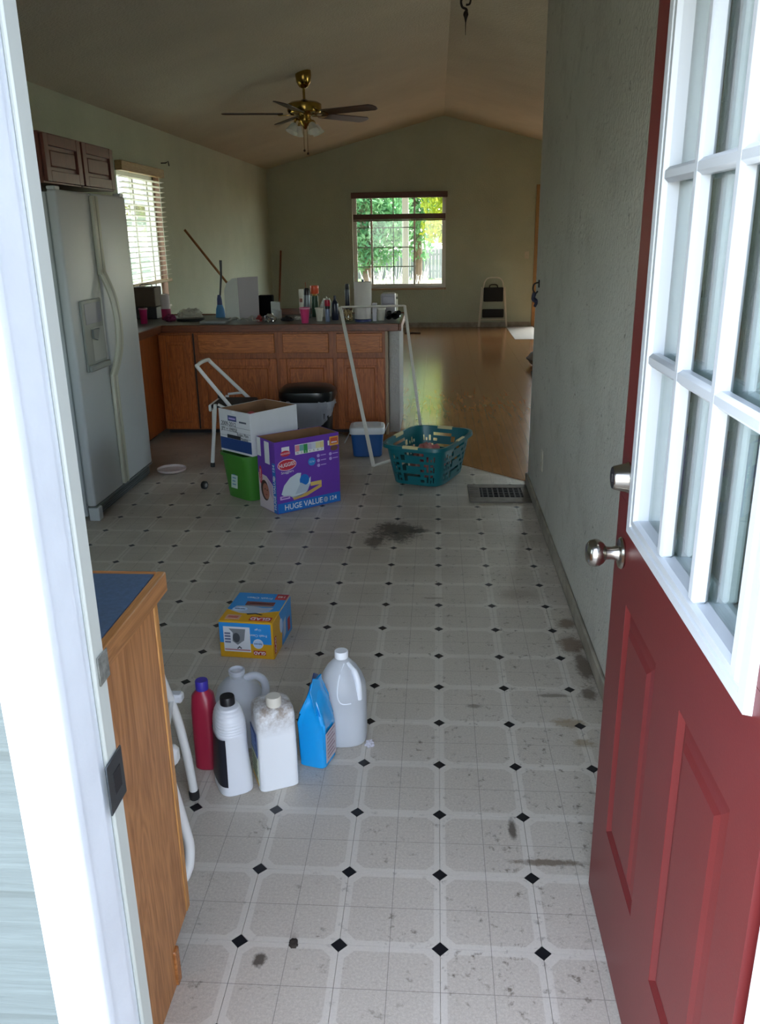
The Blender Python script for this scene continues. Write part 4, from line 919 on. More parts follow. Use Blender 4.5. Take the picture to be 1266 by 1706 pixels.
# ------------------------------------------------------------------ bottles at the front
def cap(par, x, y, z, r_, hh, m, n=24, ridges=True, name='cap'):
    bm = MB(); rg = []
    for rr, zz in ((r_, 0), (r_, hh * .9), (r_ * .93, hh), (0.001, hh)):
        rg.append([(x + rr * (1 + (.025 if ridges and q % 2 and rr > .005 else 0)) * math.cos(2 * math.pi * q / (n * 2)), y + rr * (1 + (.025 if ridges and q % 2 and rr > .005 else 0)) * math.sin(2 * math.pi * q / (n * 2)), z + zz) for q in range(n * 2)])
    return bm.rings(rg).build(name, m, par)
BW1 = mat('white_bottle_plastic', '#dcdfe4', .35); BW2 = mat('off_white_bottle', '#dddcd6', .4, vary=.06, vscale=20)
LABB = mat('label_black', '#20222c', .4)
rb = thing('red_bottle', 'tall red bottle with a blue cap at the back left of the bottles', 'bottle', (-.700, .655, .0005))
mb = MB(); mb.loft([(0, .032, .028, 3), (.006, .037, .033, 3), (.10, .037, .033, 3), (.20, .036, .032, 2.8), (.245, .032, .028, 2.4), (.262, .017, .017, 2), (.270, .016, .016, 2)], 24); mb.build('bottle_body', mat('red_bottle_plastic', '#97213a', .35), rb); cap(rb, 0, 0, .262, .0185, .03, mat('violet_blue_cap', '#3a2f9a', .4))
wb = thing('white_bottle', 'white ribbed-shoulder bottle with a black cap in front of the red bottle', 'bottle', (-.603, .570, .0005), R(28))
def profile_bottle(par, secs, m, n=32):
    mb = MB(); mb.loft(secs, n); return mb.build('bottle_body', m, par)
body = [(0, .044, .062, 3.5), (.006, .050, .068, 3.5), (.05, .049, .066, 3.5), (.10, .045, .060, 3.4), (.15, .043, .057, 3.2), (.175, .044, .058, 3)]
for q in range(9):
    t_ = q / 8; a = .0450 * math.sqrt(1 - (t_ * .82) ** 3); b = .059 * math.sqrt(1 - (t_ * .84) ** 3); zz = .188 + .070 * t_
    body += [(zz, a, b, 2.5), (zz + .0046, a * .985, b * .985, 2.5), (zz + .0060, a * .962, b * .962, 2.5)]
body += [(.2665, .024, .026, 2.2), (.268, .018, .018, 2)]
profile_bottle(wb, body, BW1)
cap(wb, 0, 0, .262, .0205, .030, mat('black_cap', '#16171b', .4))
mb = MB(); rg = []
for z, rx, ry in ((.035, .0512, .068), (.10, .0472, .0605), (.15, .0452, .0575), (.185, .0457, .0585)):
    rg.append([((rx + .0008) * math.copysign(abs(math.cos(a)) ** (2 / 3.3), math.cos(a)), (ry + .0008) * math.copysign(abs(math.sin(a)) ** (2 / 3.3), math.sin(a)), z) for a in [R(115 + 13 * q) for q in range(11)]])
mb.rings(rg, False, False, False); mb.build('label', LABB, wb)
gb = thing('grimy_bottle', 'grimy white bottle with a white cap and blue label beside the blue pouch', 'bottle', (-.480, .590, .0005), R(24))
body = [(0, .052, .046, 7), (.006, .058, .052, 7), (.10, .058, .052, 7), (.20, .057, .052, 6), (.235, .057, .052, 6, 0, 0), (.252, .055, .049, 5.5, 0, .001), (.262, .049, .042, 5, -.001, .003), (.267, .030, .026, 3, -.002, .003), (.268, .01, .01, 2, -.002, .003)]
GRIME = N('grimy_shoulder'); tcn = GRIME.n('TexCoord').outputs['Object']; zc = GRIME.n('SeparateXYZ', {'Vector': tcn}).outputs[2]
gf = GRIME.math('MULTIPLY', GRIME.ramp(zc, .18, .25), GRIME.ramp(GRIME.noise(tcn, 20, 5, .75), .36, .60))
GRIME.set(GRIME.b.inputs['Base Color'], GRIME.mix(GRIME.math('MULTIPLY', gf, .85), srgb('#e0e3e6'), srgb('#7d6a55'))); GRIME.b.inputs['Roughness'].default_value = .42
profile_bottle(gb, body, GRIME.m, 40); MB().lathe([(.021, .245), (.0205, .272)], 20, (.002, -.016, 0)).build('neck', mat('off_white_neck', '#d3d0c8', .45), gb); cap(gb, .002, -.016, .258, .0215, .034, mat('dingy_white_cap', '#cfcabd', .45))
G2 = Face(gb, (-.0586, .040, 0), (0, -1, 0), (0, 0, 1))
G2.rect('label', .002, .080, .115, .19, mat('label_navy', '#1f437f', .4), .0012); G2.rect('label', .002, .080, .02, .112, mat('label_pale_green', '#c5ccb0', .45), .0012); G2.rect('label', .002, .080, .020, .030, YEL, .0016)
for q in range(6): G2.rect('label_text_line', .010, .070 - .008 * (q % 3), .125 + q * .010, .129 + q * .010, mat('label_text_blue', '#8fa7cf', .5), .0018)
for q in range(7): G2.rect('label_text_line', .010, .072 - .007 * (q % 2), .037 + q * .010, .041 + q * .010, mat('label_text_dark', '#6a705c', .5), .0018)
JUG = milky('milky_jug_plastic', '#e8ecf2', .34, .35)
JUG2 = milky('cloudy_jug_plastic', '#e4e8f0', .38, .35)
def jug(name, label, loc, rz, r_, hh, m, seed, water=None):
    t = thing(name, label, 'jug', loc, rz)
    s_ = hh / .30
    mb = MB(); mb.loft([(0, r_ * .86, r_ * .86, 2.6), (.006 * s_, r_ * .97, r_ * .97, 2.6), (.02 * s_, r_, r_, 2.6), (.165 * s_, r_, r_, 2.5), (.19 * s_, r_ * .97, r_ * .97, 2.3), (.22 * s_, r_ * .84, r_ * .84, 2.1), (.25 * s_, r_ * .62, r_ * .62, 2), (.272 * s_, r_ * .36, r_ * .36, 2), (.278 * s_, r_ * .25, r_ * .25, 2), (.288 * s_, r_ * .25, r_ * .25, 2)], 36)
    mb.build('jug_body', m, t)
    cap(t, 0, 0, .282 * s_, r_ * .275, .022 * s_, mat('milk_white_cap', '#e3e5e8', .4))
    mb = MB(); mb.tube(curvepts([(r_ * .24, -r_ * .22, .268 * s_), (r_ * .50, -r_ * .46, .252 * s_), (r_ * .66, -r_ * .66, .215 * s_), (r_ * .68, -r_ * .72, .165 * s_)], 6), [r_ * .10] * 6 + [r_ * .14] * 13, 10); mb.build('handle', mat('jug_handle_white', '#d9dde2', .35), t)
    mb = MB(); mb.tube(curvepts([(r_ * .10, -r_ * .33, .272 * s_), (-r_ * .12, -r_ * .72, .235 * s_), (-r_ * .2, -r_ * .96, .19 * s_), (-r_ * .05, -r_ * 1.0, .162 * s_), (r_ * .35, -r_ * .97, .16 * s_)], 6), r_ * .028, 6); mb.build('grip_crease', mat('jug_handle_white', '#d9dde2', .35), t)
    if water:
        mb = MB(); q = r_ * .96; mb.loft([(.004, q * .86, q * .86, 2.6), (.02, q, q, 2.6), (water, q, q, 2.5)], 30); mb.build('liquid', milky('pale_liquid', '#c8ccd0', .25, .15), t)
    return t
jug('gallon_jug', 'cloudy plastic gallon jug with a white cap behind the blue pouch', (-.305, .825, .0005), R(6), .0755, .302, JUG, 1, .12)
mj = thing('milk_jug', 'empty uncapped milk jug behind the two white bottles', 'jug', (-.632, .80, .0005), R(8))
mb = MB(); mb.loft([(0, .062, .062, 5), (.006, .070, .070, 5), (.02, .072, .072, 5), (.145, .072, .072, 4.5), (.175, .066, .066, 3), (.205, .045, .045, 2.3), (.222, .023, .023, 2), (.228, .022, .022, 2), (.246, .022, .022, 2)], 36, True, False); mb.build('jug_body', JUG2, mj)
mb = MB(); mb.tube(curvepts([(.024, 0, .214), (.055, -.004, .225), (.082, -.008, .208), (.086, -.008, .165), (.07, -.004, .125)], 6), .0125, 10); mb.build('handle', milky('cloudy_handle', '#dde0e6', .2), mj)
mb = MB(); mb.lathe([(.024, .232), (.0255, .236), (.0255, .247), (.022, .248), (.020, .240)], 20, (0, 0, 0), None, False, False); mb.build('neck_ring', milky('cloudy_handle', '#dde0e6', .2), mj)
# blue pouch
po = thing('blue_pouch', 'shiny bright blue plastic pouch standing beside the gallon jug', 'pouch', (-.371, .695, .0005), R(-16))
PB_ = mat('glossy_blue_film', '#0f93d8', .15, coat=.4); rg = []; rd = random.Random(8); n_ = 40
for z, rx, ry, e in ((0, .036, .040, 6), (.006, .043, .047, 6), (.07, .044, .048, 6), (.125, .044, .048, 6), (.15, .043, .049, 5), (.18, .035, .050, 4.5), (.21, .025, .050, 4), (.235, .015, .049, 4), (.255, .007, .048, 3), (.272, .004, .047, 3)):
    ring = []
    for i in range(n_):
        a = 2 * math.pi * (i + .5) / n_; c_, s_ = math.cos(a), math.sin(a)
        wv = (noise.noise(Vector((c_ * 2.5, s_ * 2.5, z * 28))) * .008 + noise.noise(Vector((c_ * 7, s_ * 7, z * 55))) * .004) * (0 if z < .004 or z > .24 else 1.0 if z > .12 else .25)
        ins = max(0, z - .13) * .22 * max(0, -s_) ** 3
        ring.append(((rx + wv) * math.copysign(abs(c_) ** (2 / e), c_), (ry + wv) * math.copysign(abs(s_) ** (2 / e), s_) + ins, z))
    rg.append(ring)
MB().rings(rg).build('pouch_body', PB_, po)
Pf = Face(po, (.0445, -.042, .02), (0, 1, 0), (0, 0, 1)); Pf.shape('label', [(.006, .0), (.078, .0), (.078, .10), (.006, .10)], mat('pouch_label_grey', '#b3a9ae', .3), .0012)
for q in range(7): Pf.rect('label_text_line', .014, .070 - .01 * (q % 2), .012 + q * .013, .016 + q * .013, mat('pouch_text', '#8b6f7a', .5), .0018)
Pb = Face(po, (-.0445, .04, .03), (0, -1, 0), (0, 0, 1)); Pb.shape('label', [(.0, .0), (.07, .0), (.07, .06), (.0, .055)], mat('pouch_navy', '#1f3a6a', .3), .0012)
MB().prism([(.004, -.046, .262), (.022, -.050, .185), (.0235, -.010, .190), (.008, .02, .268), (.004, -.02, .292)], (.0016, 0, 0), .0004).build('torn_flap', PB_, po)
MB().prism([(-.005, -.02, .262), (-.026, -.02, .205), (-.026, .035, .21), (-.008, .045, .27), (-.010, .015, .290)], (.0016, 0, 0), .0004).build('torn_flap', mat('pouch_dark_blue', '#1c2f78', .3), po)
crumple('plastic_scrap', 'tiny clear plastic scrap on the floor right of the gallon jug', 'scrap', (-.218, .775, 0), .014, .012, .012, milky('clear_scrap', '#e8e8f2', .35, .1), 6.0)
crumple('dirt_clump', 'small dark dirt clump on the front floor tiles', 'clump', (-.332, -.005, .0005), .010, .012, .006, mat('dirt_brown', '#2b231d', .95), 2.0)

# ------------------------------------------------------------------ step stool leaning by the near cabinet
ns = thing('step_stool', 'white tubular step stool standing behind the near oak cabinet end', 'step stool', (-.80, .30, 0)); L0 = Vector((-.80, .30, 0))
mb = MB(); mb.tube(curvepts([P3(-.705, .29, .60), P3(-.705, .335, .50), P3(-.704, .405, .36), P3(-.702, .437, .276), P3(-.70, .47, .15), P3(-.70, .493, .03)], 4), .0125, 10); mb.build('leg', TUBEW, ns); rubber(ns, P3(-.70, .496, .004), (0, -.15, 1), .0145)
mb = MB(); mb.tube([P3(-1.02, .29, .60), P3(-1.02, .437, .276), P3(-1.02, .493, .03)], .0125, 10); mb.build('leg', TUBEW, ns); rubber(ns, P3(-1.02, .496, .004), (0, -.15, 1), .0145)
mb = MB(); mb.tube(curvepts([P3(-.628, .075, .46), P3(-.622, .12, .33), P3(-.617, .165, .17), P3(-.615, .178, .10), P3(-.625, .172, .035), P3(-.66, .165, .013), P3(-.85, .160, .013), P3(-1.05, .165, .013), P3(-1.09, .172, .04), P3(-1.10, .165, .17), P3(-1.09, .075, .46)], 6), .0125, 10); mb.build('rear_leg_loop', TUBEW, ns)
BLKT = mat('black_tread', '#26282c', .75)
MB().box(-.21, .125, -.17, .0, .305, .322, .006).build('step', BLKT, ns); MB().box(-.20, .140, -.03, .012, .262, .312, .010).build('step_edge', TUBEW, ns)
MB().box(-.21, .08, -.16, .02, .575, .595, .006).build('step', BLKT, ns)
MB().box(.085, .125, .095, .125, .37, .395, .005).build('clip_bracket', mat('pale_clip', '#c9ccd0', .4), ns)
MB().tube([P3(-.70, .395, .38), P3(-.63, .10, .40)], .006, 6).build('brace', TUBEW, ns)
# far step stool against the back wall
fs = thing('folded_step_stool', 'folded step stool with two black treads standing against the far wall', 'step stool', (.925, 12.9, 0)); fs.rotation_euler = (R(-2.5), 0, 0)
GT = mat('pale_metal_tube', '#d8d3c6', .4)
mb = MB(); mb.tube(curvepts([(-.225, 0, .012), (-.19, 0, .40), (-.165, 0, .66), (-.14, 0, .76), (-.08, 0, .805), (.08, 0, .805), (.14, 0, .76), (.165, 0, .66), (.19, 0, .40), (.225, 0, .012)], 5), .011, 8); mb.build('front_frame', GT, fs)
mb = MB(); mb.tube(curvepts([(-.238, .03, .012), (-.205, .03, .45), (-.195, .03, .66)], 4), .010, 8); mb.build('leg', GT, fs); mb = MB(); mb.tube(curvepts([(.238, .03, .012), (.205, .03, .45), (.195, .03, .66)], 4), .010, 8); mb.build('leg', GT, fs)
mb = MB(); mb.tube([(-.20, 0, .13), (.20, 0, .13)], .008, 6); mb.build('rung', GT, fs)
MB().box(-.163, .163, -.025, .0, .425, .655, .014, 2).build('step', mat('far_tread_black', '#121214', .7), fs); MB().box(-.178, .178, -.025, .0, .165, .305, .014, 2).build('step', mat('far_tread_black', '#121214', .7), fs)
MB().tube(curvepts([(-.07, -.01, .645), (-.05, -.01, .695), (.05, -.01, .695), (.07, -.01, .645)], 4), .010, 6).build('carry_handle', BLACK, fs)

# ------------------------------------------------------------------ ceiling fan, hanging hook
DBL = wood('dark_blade', '#3a261c', '#241610', 'X', 5., .35)
fx, fy = -1.25, 6.97; fz = cz(fx)
fan = thing('ceiling_fan', 'polished brass five-blade ceiling fan with frosted glass lights', 'ceiling fan', (fx, fy, fz))
MB().lathe([(.072, .012), (.074, -.03), (.066, -.085), (.040, -.125), (.018, -.135)], 24).build('canopy', BRASS, fan)
MB().lathe([(.012, -.13), (.012, -.235)], 12).build('downrod', BRASS, fan); MB().lathe([(.014, -.225), (.035, -.235), (.04, -.25)], 16).build('rod_collar', mat('dark_brass', '#5a4320', .3, 1.), fan)
MB().lathe([(.04, -.245), (.13, -.252), (.158, -.268), (.160, -.325), (.15, -.345), (.10, -.36), (.06, -.368)], 32).build('motor_housing', BRASS, fan)
bz = -.352; b0 = i0 = None
for q in range(5):
    a = R(-26 - 72 * q); rot = (0, 0, a)
    if b0 is None:
        mb = MB(); mb.prism([(.20, -.058, 0), (.23, -.066, 0), (.72, -.070, 0), (.755, -.047, 0), (.767, 0, 0), (.755, .047, 0), (.72, .070, 0), (.23, .066, 0), (.20, .058, 0)], (0, 0, .007), .002)
        mb.bm.transform(Matrix.Rotation(R(-12), 4, 'X')); b0 = mb.build('blade', DBL, fan, (0, 0, bz), rot)
        mb = MB(); mb.prism([(.10, -.02, -.010), (.17, -.012, -.010), (.24, -.045, -.010), (.25, 0, -.010), (.24, .045, -.010), (.17, .012, -.010), (.10, .02, -.010)], (0, 0, .006), .001); mb.bm.transform(Matrix.Rotation(R(-12), 4, 'X')); i0 = mb.build('blade_iron', BRASS, fan, (0, 0, bz), rot)
    else: inst(b0, fan, (0, 0, bz), rot); inst(i0, fan, (0, 0, bz), rot)
MB().lathe([(.055, -.365), (.06, -.40), (.05, -.425), (.028, -.45), (.012, -.475), (.004, -.48)], 20).build('light_hub', BRASS, fan)
FRO = milky('frosted_glass', '#dfe3df', .45, .15); a0 = s0 = None
for q in range(4):
    a = R(90 * q + 40); rot = (0, 0, a)
    if a0 is None:
        a0 = MB().tube(curvepts([(.045, 0, -.41), (.085, 0, -.40), (.105, 0, -.415), (.112, 0, -.44)], 5), .009, 8).build('light_arm', BRASS, fan, (0, 0, 0), rot)
        mb = MB(); mb.lathe([(.018, 0), (.030, .012), (.038, .035), (.046, .062), (.060, .085), (.058, .085), (.044, .062), (.036, .035), (.028, .014)], 18, (.112, 0, -.435), (.45, 0, -.9), False, False); s0 = mb.build('light_shade', FRO, fan, (0, 0, 0), rot)
    else: inst(a0, fan, (0, 0, 0), rot); inst(s0, fan, (0, 0, 0), rot)
for dx, dy, L_ in ((-.012, -.02, .205), (.02, -.018, .232)):
    ch = MB().tube([(dx, dy, -.455), (dx, dy, -.455 - L_)], .0022, 5).build('pull_chain', mat('dark_brass', '#5a4320', .3, 1.), fan); MB().lathe([(.002, .012), (.010, .004), (.010, -.006), (.003, -.012)], 10, (dx, dy, -.458 - L_)).build('pull_knob', mat('dark_pull', '#3b2417', .5), ch)
hx, hy = .145, 4.2; IRON = mat('dark_iron', '#2a211b', .5, .4)
lh = thing('hanging_hook', 'dark iron scroll hook on a chain hanging from the ceiling near the top', 'hook', (hx, hy, cz(hx)))
ztop = cz(hx)
MB().lathe([(.06, .02), (.06, -.012), (.035, -.03), (.008, -.035)], 20).build('canopy', IRON, lh)
zc_ = -.04; l0 = None; nlk = 10; zl_ = 2.86 - ztop
for q in range(nlk):
    zz = -.05 + (zl_ + .05) * q / (nlk - 1); pts = [(.010 * math.cos(t), 0, .026 * math.sin(t)) for t in [2 * math.pi * j / 10 for j in range(11)]]
    if l0 is None: l0 = MB().tube(pts, .0028, 5, False).build('chain_link', IRON, lh, (0, 0, zz))
    else: inst(l0, lh, (0, 0, zz), (0, 0, R(90 * (q % 2))))
Z = lambda z: z - ztop
MB().tube(curvepts([(0, 0, Z(2.85)), (-.028, 0, Z(2.835)), (-.022, 0, Z(2.80)), (.004, 0, Z(2.785)), (.002, 0, Z(2.76))], 6), .007, 8).build('scroll', IRON, lh)
MB().tube(curvepts([(0, 0, Z(2.85)), (.026, .004, Z(2.845)), (.022, .004, Z(2.815)), (0, .004, Z(2.81))], 6), .006, 8).build('scroll', IRON, lh)
MB().lathe([(.003, Z(2.785)), (.014, Z(2.77)), (.016, Z(2.757)), (.009, Z(2.74)), (.003, Z(2.715)), (.0015, Z(2.65))], 12).build('finial', IRON, lh)

# ------------------------------------------------------------------ far floor: cushion, dark slab, pliers; poles behind the peninsula
cu = thing('floor_cushion', 'round brown floor cushion showing past the entry wall corner', 'cushion', (1.50, 8.6, .004))
MB().loft([(0, .30, .30, 2), (.03, .40, .40, 2), (.09, .44, .44, 2), (.15, .40, .40, 2), (.185, .30, .30, 2), (.19, .05, .05, 2)], 32).build('cushion_body', mat('brown_cushion', '#5b4c3c', .9, bump=.3, bscale=50), cu)
mb = MB(); mb.tube([(.442 * math.cos(t), .442 * math.sin(t), .09) for t in [2 * math.pi * j / 32 for j in range(33)]], .007, 6, False); mb.build('piping', mat('dark_piping', '#3b3026', .9), cu)
o = MB().prism([(1.03, 7.75, .0045), (1.7, 7.35, .0045), (1.9, 8.0, .0045), (1.06, 8.12, .0045)], (0, 0, .02), .006).build('dark_floor_slab', mat('dark_floor_slab', '#2a231d', .95, bump=.3, bscale=30)); tag(o, 'flat dark slab on the wood floor before the round cushion', 'blanket')  # thin dark sheet lying flat on the planks
pl = thing('pliers', 'small dark pliers lying on the wood floor past the peninsula', 'pliers', (-.36, 12.1, .004), R(-12))
for s_ in (-1, 1): MB().tube(curvepts([(-.16, .035 * s_, .008), (-.06, .03 * s_, .008), (0, 0, .008), (.05, -.012 * s_, .008), (.09, -.004 * s_, .008)], 4), .010, 6).build('handle', DARK, pl)
POLE = wood('pole_wood', '#8a5a2c', '#6b4220', 'Z', 6.)
o = MB().tube([(-1.79, 8.75, .02), (-2.775, 8.0, 1.60)], .014, 8).build('wooden_pole', POLE); tag(o, 'long wooden pole leaning against the left wall past the window', 'pole')
o = MB().tube([(-2.60, 12.3, .015), (-2.62, 12.97, 1.28)], .016, 8).build('wooden_pole', wood('pole_copper', '#8a543c', '#6e4230', 'Z', 6.)); tag(o, 'reddish pole leaning against the far wall behind the foil ball', 'pole')

# ------------------------------------------------------------------ things on the peninsula
ZC = .8765
def can(name, label, cat, x, y, secs, parts, group=None, rz=0.):
    """lofted container: secs is the body, parts are (name, secs, material) on top"""
    t = thing(name, label, cat, (x, y, ZC), rz, group)
    for nm, sc, m in [(name.split('_')[-1] + '_body', *secs)] + parts: MB().loft(sc, 20).build(nm, m, t)
    return t
def cyl(r0, z0, r1, z1, e=2): return [(z0, r0 * .94, r0 * .94, e), (z0 + .003, r0, r0, e), (z1 - .003, r1, r1, e), (z1, r1 * .96, r1 * .96, e)]
PINK = mat('hot_pink_plastic', '#d8447e', .4); MAG = mat('magenta_plastic', '#a01d55', .4); IVORY = mat('ivory_plastic', '#d8d3c4', .45); GREYC = mat('grey_can', '#6c747a', .35, .3)
def cup(name, label, x, y, r0, r1, hh, m, lidm=None):
    t = thing(name, label, 'cup', (x, y, ZC)); MB().loft([(0, r0 * .94, r0 * .94, 2), (.002, r0, r0, 2), (hh - .004, r1, r1, 2), (hh, r1 + .003, r1 + .003, 2), (hh, r1 - .003, r1 - .003, 2), (.006, r0 - .004, r0 - .004, 2)], 22).build('cup_body', m, t)
    MB().lathe([(r1 + .0035, hh - .010), (r1 + .004, hh - .002), (r1 + .001, hh)], 22, (0, 0, 0), None, False, False).build('rim', lidm or m, t); return t
cup('pink_cup', 'tall bright pink cup in front on the peninsula counter edge', -1.036, 5.09, .027, .039, .118, PINK, mat('pale_pink', '#e3a8bf', .4))
cup('white_cup', 'short white paper cup between the pink cup and the red-capped can', -.945, 5.25, .023, .031, .102, IVORY)
cup('white_cup', 'white paper cup just right of the paper towel roll', -.453, 5.25, .026, .034, .098, IVORY, mat('cup_rim', '#ece9df', .4))
cup('red_cup', 'reddish cup on the counter right beside the refrigerator edge', -2.335, 5.15, .026, .031, .120, MAG, mat('cup_pale', '#b9808f', .5))
t = thing('squeeze_tube', 'tall white squeeze tube standing left of the dark-capped can', 'tube', (-1.132, 5.55, ZC)); MB().loft([(0, .016, .016, 2), (.035, .016, .016, 2)], 16).build('cap', mat('tube_cap_brown', '#4a2a22', .4), t)
MB().loft([(.035, .018, .018, 2), (.12, .019, .014, 2), (.20, .020, .005, 2), (.229, .021, .002, 2.5)], 20).build('tube_body', mat('tube_white', '#dcd8c8', .4), t); MB().box(-.011, .011, -.014, -.010, .125, .155, .001).build('label', mat('tube_label', '#8a4a33', .5), t)
t = can('spray_can', 'grey spray can with a black cap and red straw beside the white tube', 'spray can', -1.077, 5.5, (cyl(.027, 0, .027, .185), GREYC), [('cap', [(.185, .026, .026, 2), (.225, .025, .025, 2), (.24, .015, .015, 2)], BLACK)]); MB().tube([(-.006, 0, .20), (-.008, 0, .285)], .0025, 6).build('straw', mat('red_straw', '#b3332c', .4), t)
can('green_bottle', 'green bottle with an orange lid behind the pink cup', 'bottle', -1.03, 5.62, (cyl(.030, 0, .028, .17), mat('dark_green_plastic', '#2c4a34', .4)), [('neck', cyl(.020, .17, .020, .186), mat('amber_neck', '#a8822e', .4)), ('lid', cyl(.034, .186, .036, .252), mat('orange_lid', '#d2502a', .35))])
crumple('plastic_bag', 'crumpled white plastic bag behind the red-capped can', 'bag', (-.932, 5.62, ZC), .05, .05, .095, mat('white_bag', '#d5d9d5', .4), 4.4)
t = can('spray_can', 'grey spray can with a red cap at the counter front', 'spray can', -.868, 5.17, (cyl(.018, 0, .020, .10), mat('blue_grey_can', '#75809a', .35, .2)), [('collar', cyl(.020, .10, .020, .122), BLACK), ('cap', cyl(.022, .122, .022, .168), mat('red_cap', '#b3243c', .35))])
can('dark_bottle', 'dark blue bottle just right of the red-capped can', 'bottle', -.827, 5.32, (cyl(.028, 0, .028, .13), mat('dark_blue_bottle', '#1f2438', .3)), [('shoulder', [(.13, .028, .028, 2), (.155, .012, .012, 2)], mat('dark_blue_bottle', '#1f2438', .3)), ('cap', cyl(.010, .155, .010, .19), mat('navy_cap', '#15182a', .4))])
can('tall_bottle', 'slim tall dark bottle left of the paper towel roll', 'bottle', -.755, 5.6, (cyl(.020, 0, .020, .22), mat('navy_tall', '#1a1f35', .3)), [('cap', cyl(.017, .22, .017, .264), mat('black_tall_cap', '#14151c', .4))])
t = thing('glass_jar', 'glass jar of pale shells in front of the paper towel roll', 'jar', (-.708, 5.2, ZC)); MB().loft([(.0, .036, .036, 2), (.006, .045, .045, 2), (.085, .046, .046, 2), (.10, .038, .038, 2), (.118, .038, .038, 2)], 24, True, False).build('jar_body', glass('jar_glass', (.92, .95, .9, 1)), t)
rd = random.Random(2); mb = MB()
for q in range(46): mb.lathe([(.003, -.008), (.010, 0), (.003, .008)], 6, (rd.uniform(-.026, .026), rd.uniform(-.026, .026), .014 + q * .0016), (rd.uniform(-1, 1), rd.uniform(-1, 1), rd.uniform(-1, 1)))
mb.build('shells', mat('pale_shells', '#c9b183', .6, col2='#8f6a42', vscale=60), t, kind='stuff')
t = thing('paper_towel_roll', 'white paper towel roll standing on a dark blue base', 'paper towel', (-.591, 5.2, ZC)); MB().loft([(0, .068, .068, 2), (.016, .068, .068, 2), (.02, .055, .055, 2)], 28).build('base', mat('navy_base', '#1d2a63', .4), t)
PT = mat('paper_towel', '#cfcac6', .85, vary=.06, vscale=12, bump=.25, bscale=140); MB().lathe([(.020, .021), (.066, .021), (.0675, .024), (.0685, .296), (.066, .30), (.020, .30)], 32, (0, 0, 0), None, False, False).build('paper_roll', PT, t); MB().lathe([(.020, .03), (.020, .30)], 16, (0, 0, 0), None, False, False).build('core', CARD, t); MB().lathe([(.008, .016), (.008, .308), (.012, .312), (.004, .318)], 12).build('spindle', mat('navy_base', '#1d2a63', .4), t)
o = MB().box(-.518, -.484, 5.18, 5.24, ZC, ZC + .139, .003).build('slim_carton', mat('pale_lilac_carton', '#c2bfc9', .6)); tag(o, 'slim pale carton pressed against the right of the towel roll', 'carton')
t = thing('binoculars', 'black glossy binoculars at the right end of the peninsula', 'binoculars', (-.362, 5.25, ZC + .010), R(12))
for s_ in (-1, 1): MB().lathe([(.028, -.045), (.030, -.03), (.030, .02), (.020, .04), (.018, .06), (.020, .075)], 16, (.030 * s_, 0, .031), (.1 * s_, -1, .3)).build('barrel', mat('glossy_black', '#0d0e11', .15), t)
MB().box(-.02, .02, -.01, .02, .030, .05, .005).build('bridge', mat('glossy_black', '#0d0e11', .15), t)
t = thing('white_appliance', 'pale box-shaped appliance on the counter right of the towel roll', 'appliance', (-.411, 5.62, ZC)); MB().box(-.062, .055, -.08, .08, 0, .185, .012, 2).build('housing', mat('appliance_white', '#b5b3bb', .4), t); MB().box(-.05, .045, -.084, -.079, .10, .165, .003).build('front_panel', mat('appliance_panel', '#9d9ba9', .35), t); MB().lathe([(.008, 0), (.008, .01)], 12, (-.03, -.08, .05), (0, -1, 0)).build('knob', BLACK, t)
t = thing('white_pipe', 'short bright white pipe standing at the counter end', 'pipe', (-.358, 5.78, ZC)); MB().lathe([(.012, 0), (.012, .168)], 14).build('pipe_body', mat('bright_white_pipe', '#f0eedd', .35), t); MB().lathe([(.0135, .125), (.0135, .145)], 14).build('coupling', mat('pipe_coupling', '#6d6a55', .5), t)
FOIL = mat('crumpled_foil', '#c9cacc', .18, .95)
crumple('foil_ball', 'crumpled shiny foil ball on the counter near the black box', 'foil', (-1.335, 5.22, ZC), .045, .045, .040, FOIL, 7.7)
o = MB().box(-.062, .062, -.05, .05, 0, .17, .008, 2).build('speaker_box', mat('matte_black_box', '#08080a', .9, spec=.1), None, (-1.468, 5.75, ZC)); tag(o, 'small matte black box at the back right of the white board', 'box')
t = thing('clear_clamshell', 'clear plastic clamshell leaning up in front of the black box', 'container', (-1.335, 5.5, ZC), R(-20)); MB().box(-.035, .035, -.03, .03, .0, .075, .006).build('tray', milky('clamshell_plastic', '#cfd3d6', .5, .1), t); MB().box(-.045, .045, -.012, -.004, .06, .135, .003).build('lid', milky('clamshell_plastic', '#cfd3d6', .5, .1), t)
crumple('dark_rag', 'dark crumpled rag between the foil ball and pink cup', 'rag', (-1.21, 5.28, ZC), .045, .04, .022, mat('dark_rag', '#1e1d22', .9, bump=.3, bscale=60), 8.8)
crumple('pale_rag', 'pale crumpled napkin beside the dark rag on the counter', 'napkin', (-1.14, 5.38, ZC), .03, .03, .02, mat('pale_napkin', '#a9a39a', .9), 9.9)
o = MB().box(-1.48, -.74, 5.83, 5.862, ZC, ZC + .05, .003).build('wood_strip', wood('reddish_strip', '#7e4a30', '#5c321f', 'X', 6.)); tag(o, 'long reddish wood strip lying along the back of the peninsula', 'board')
t = thing('poster_board', 'large white board standing folded upright on the peninsula', 'board', (-1.63, 5.50, ZC)); WBD = mat('white_foam_board', '#e3e6e2', .7)
pts = [(-.145, .02), (-.02, -.06), (.145, .015)]
MB().prism([(-.15, .06, 0), (-.01, -.03, 0), (-.01, -.03, .328), (-.06, .002, .322), (-.115, .037, .285), (-.145, .057, .225)], (.004, .006, 0), .001).build('left_panel', WBD, t, smooth=False)
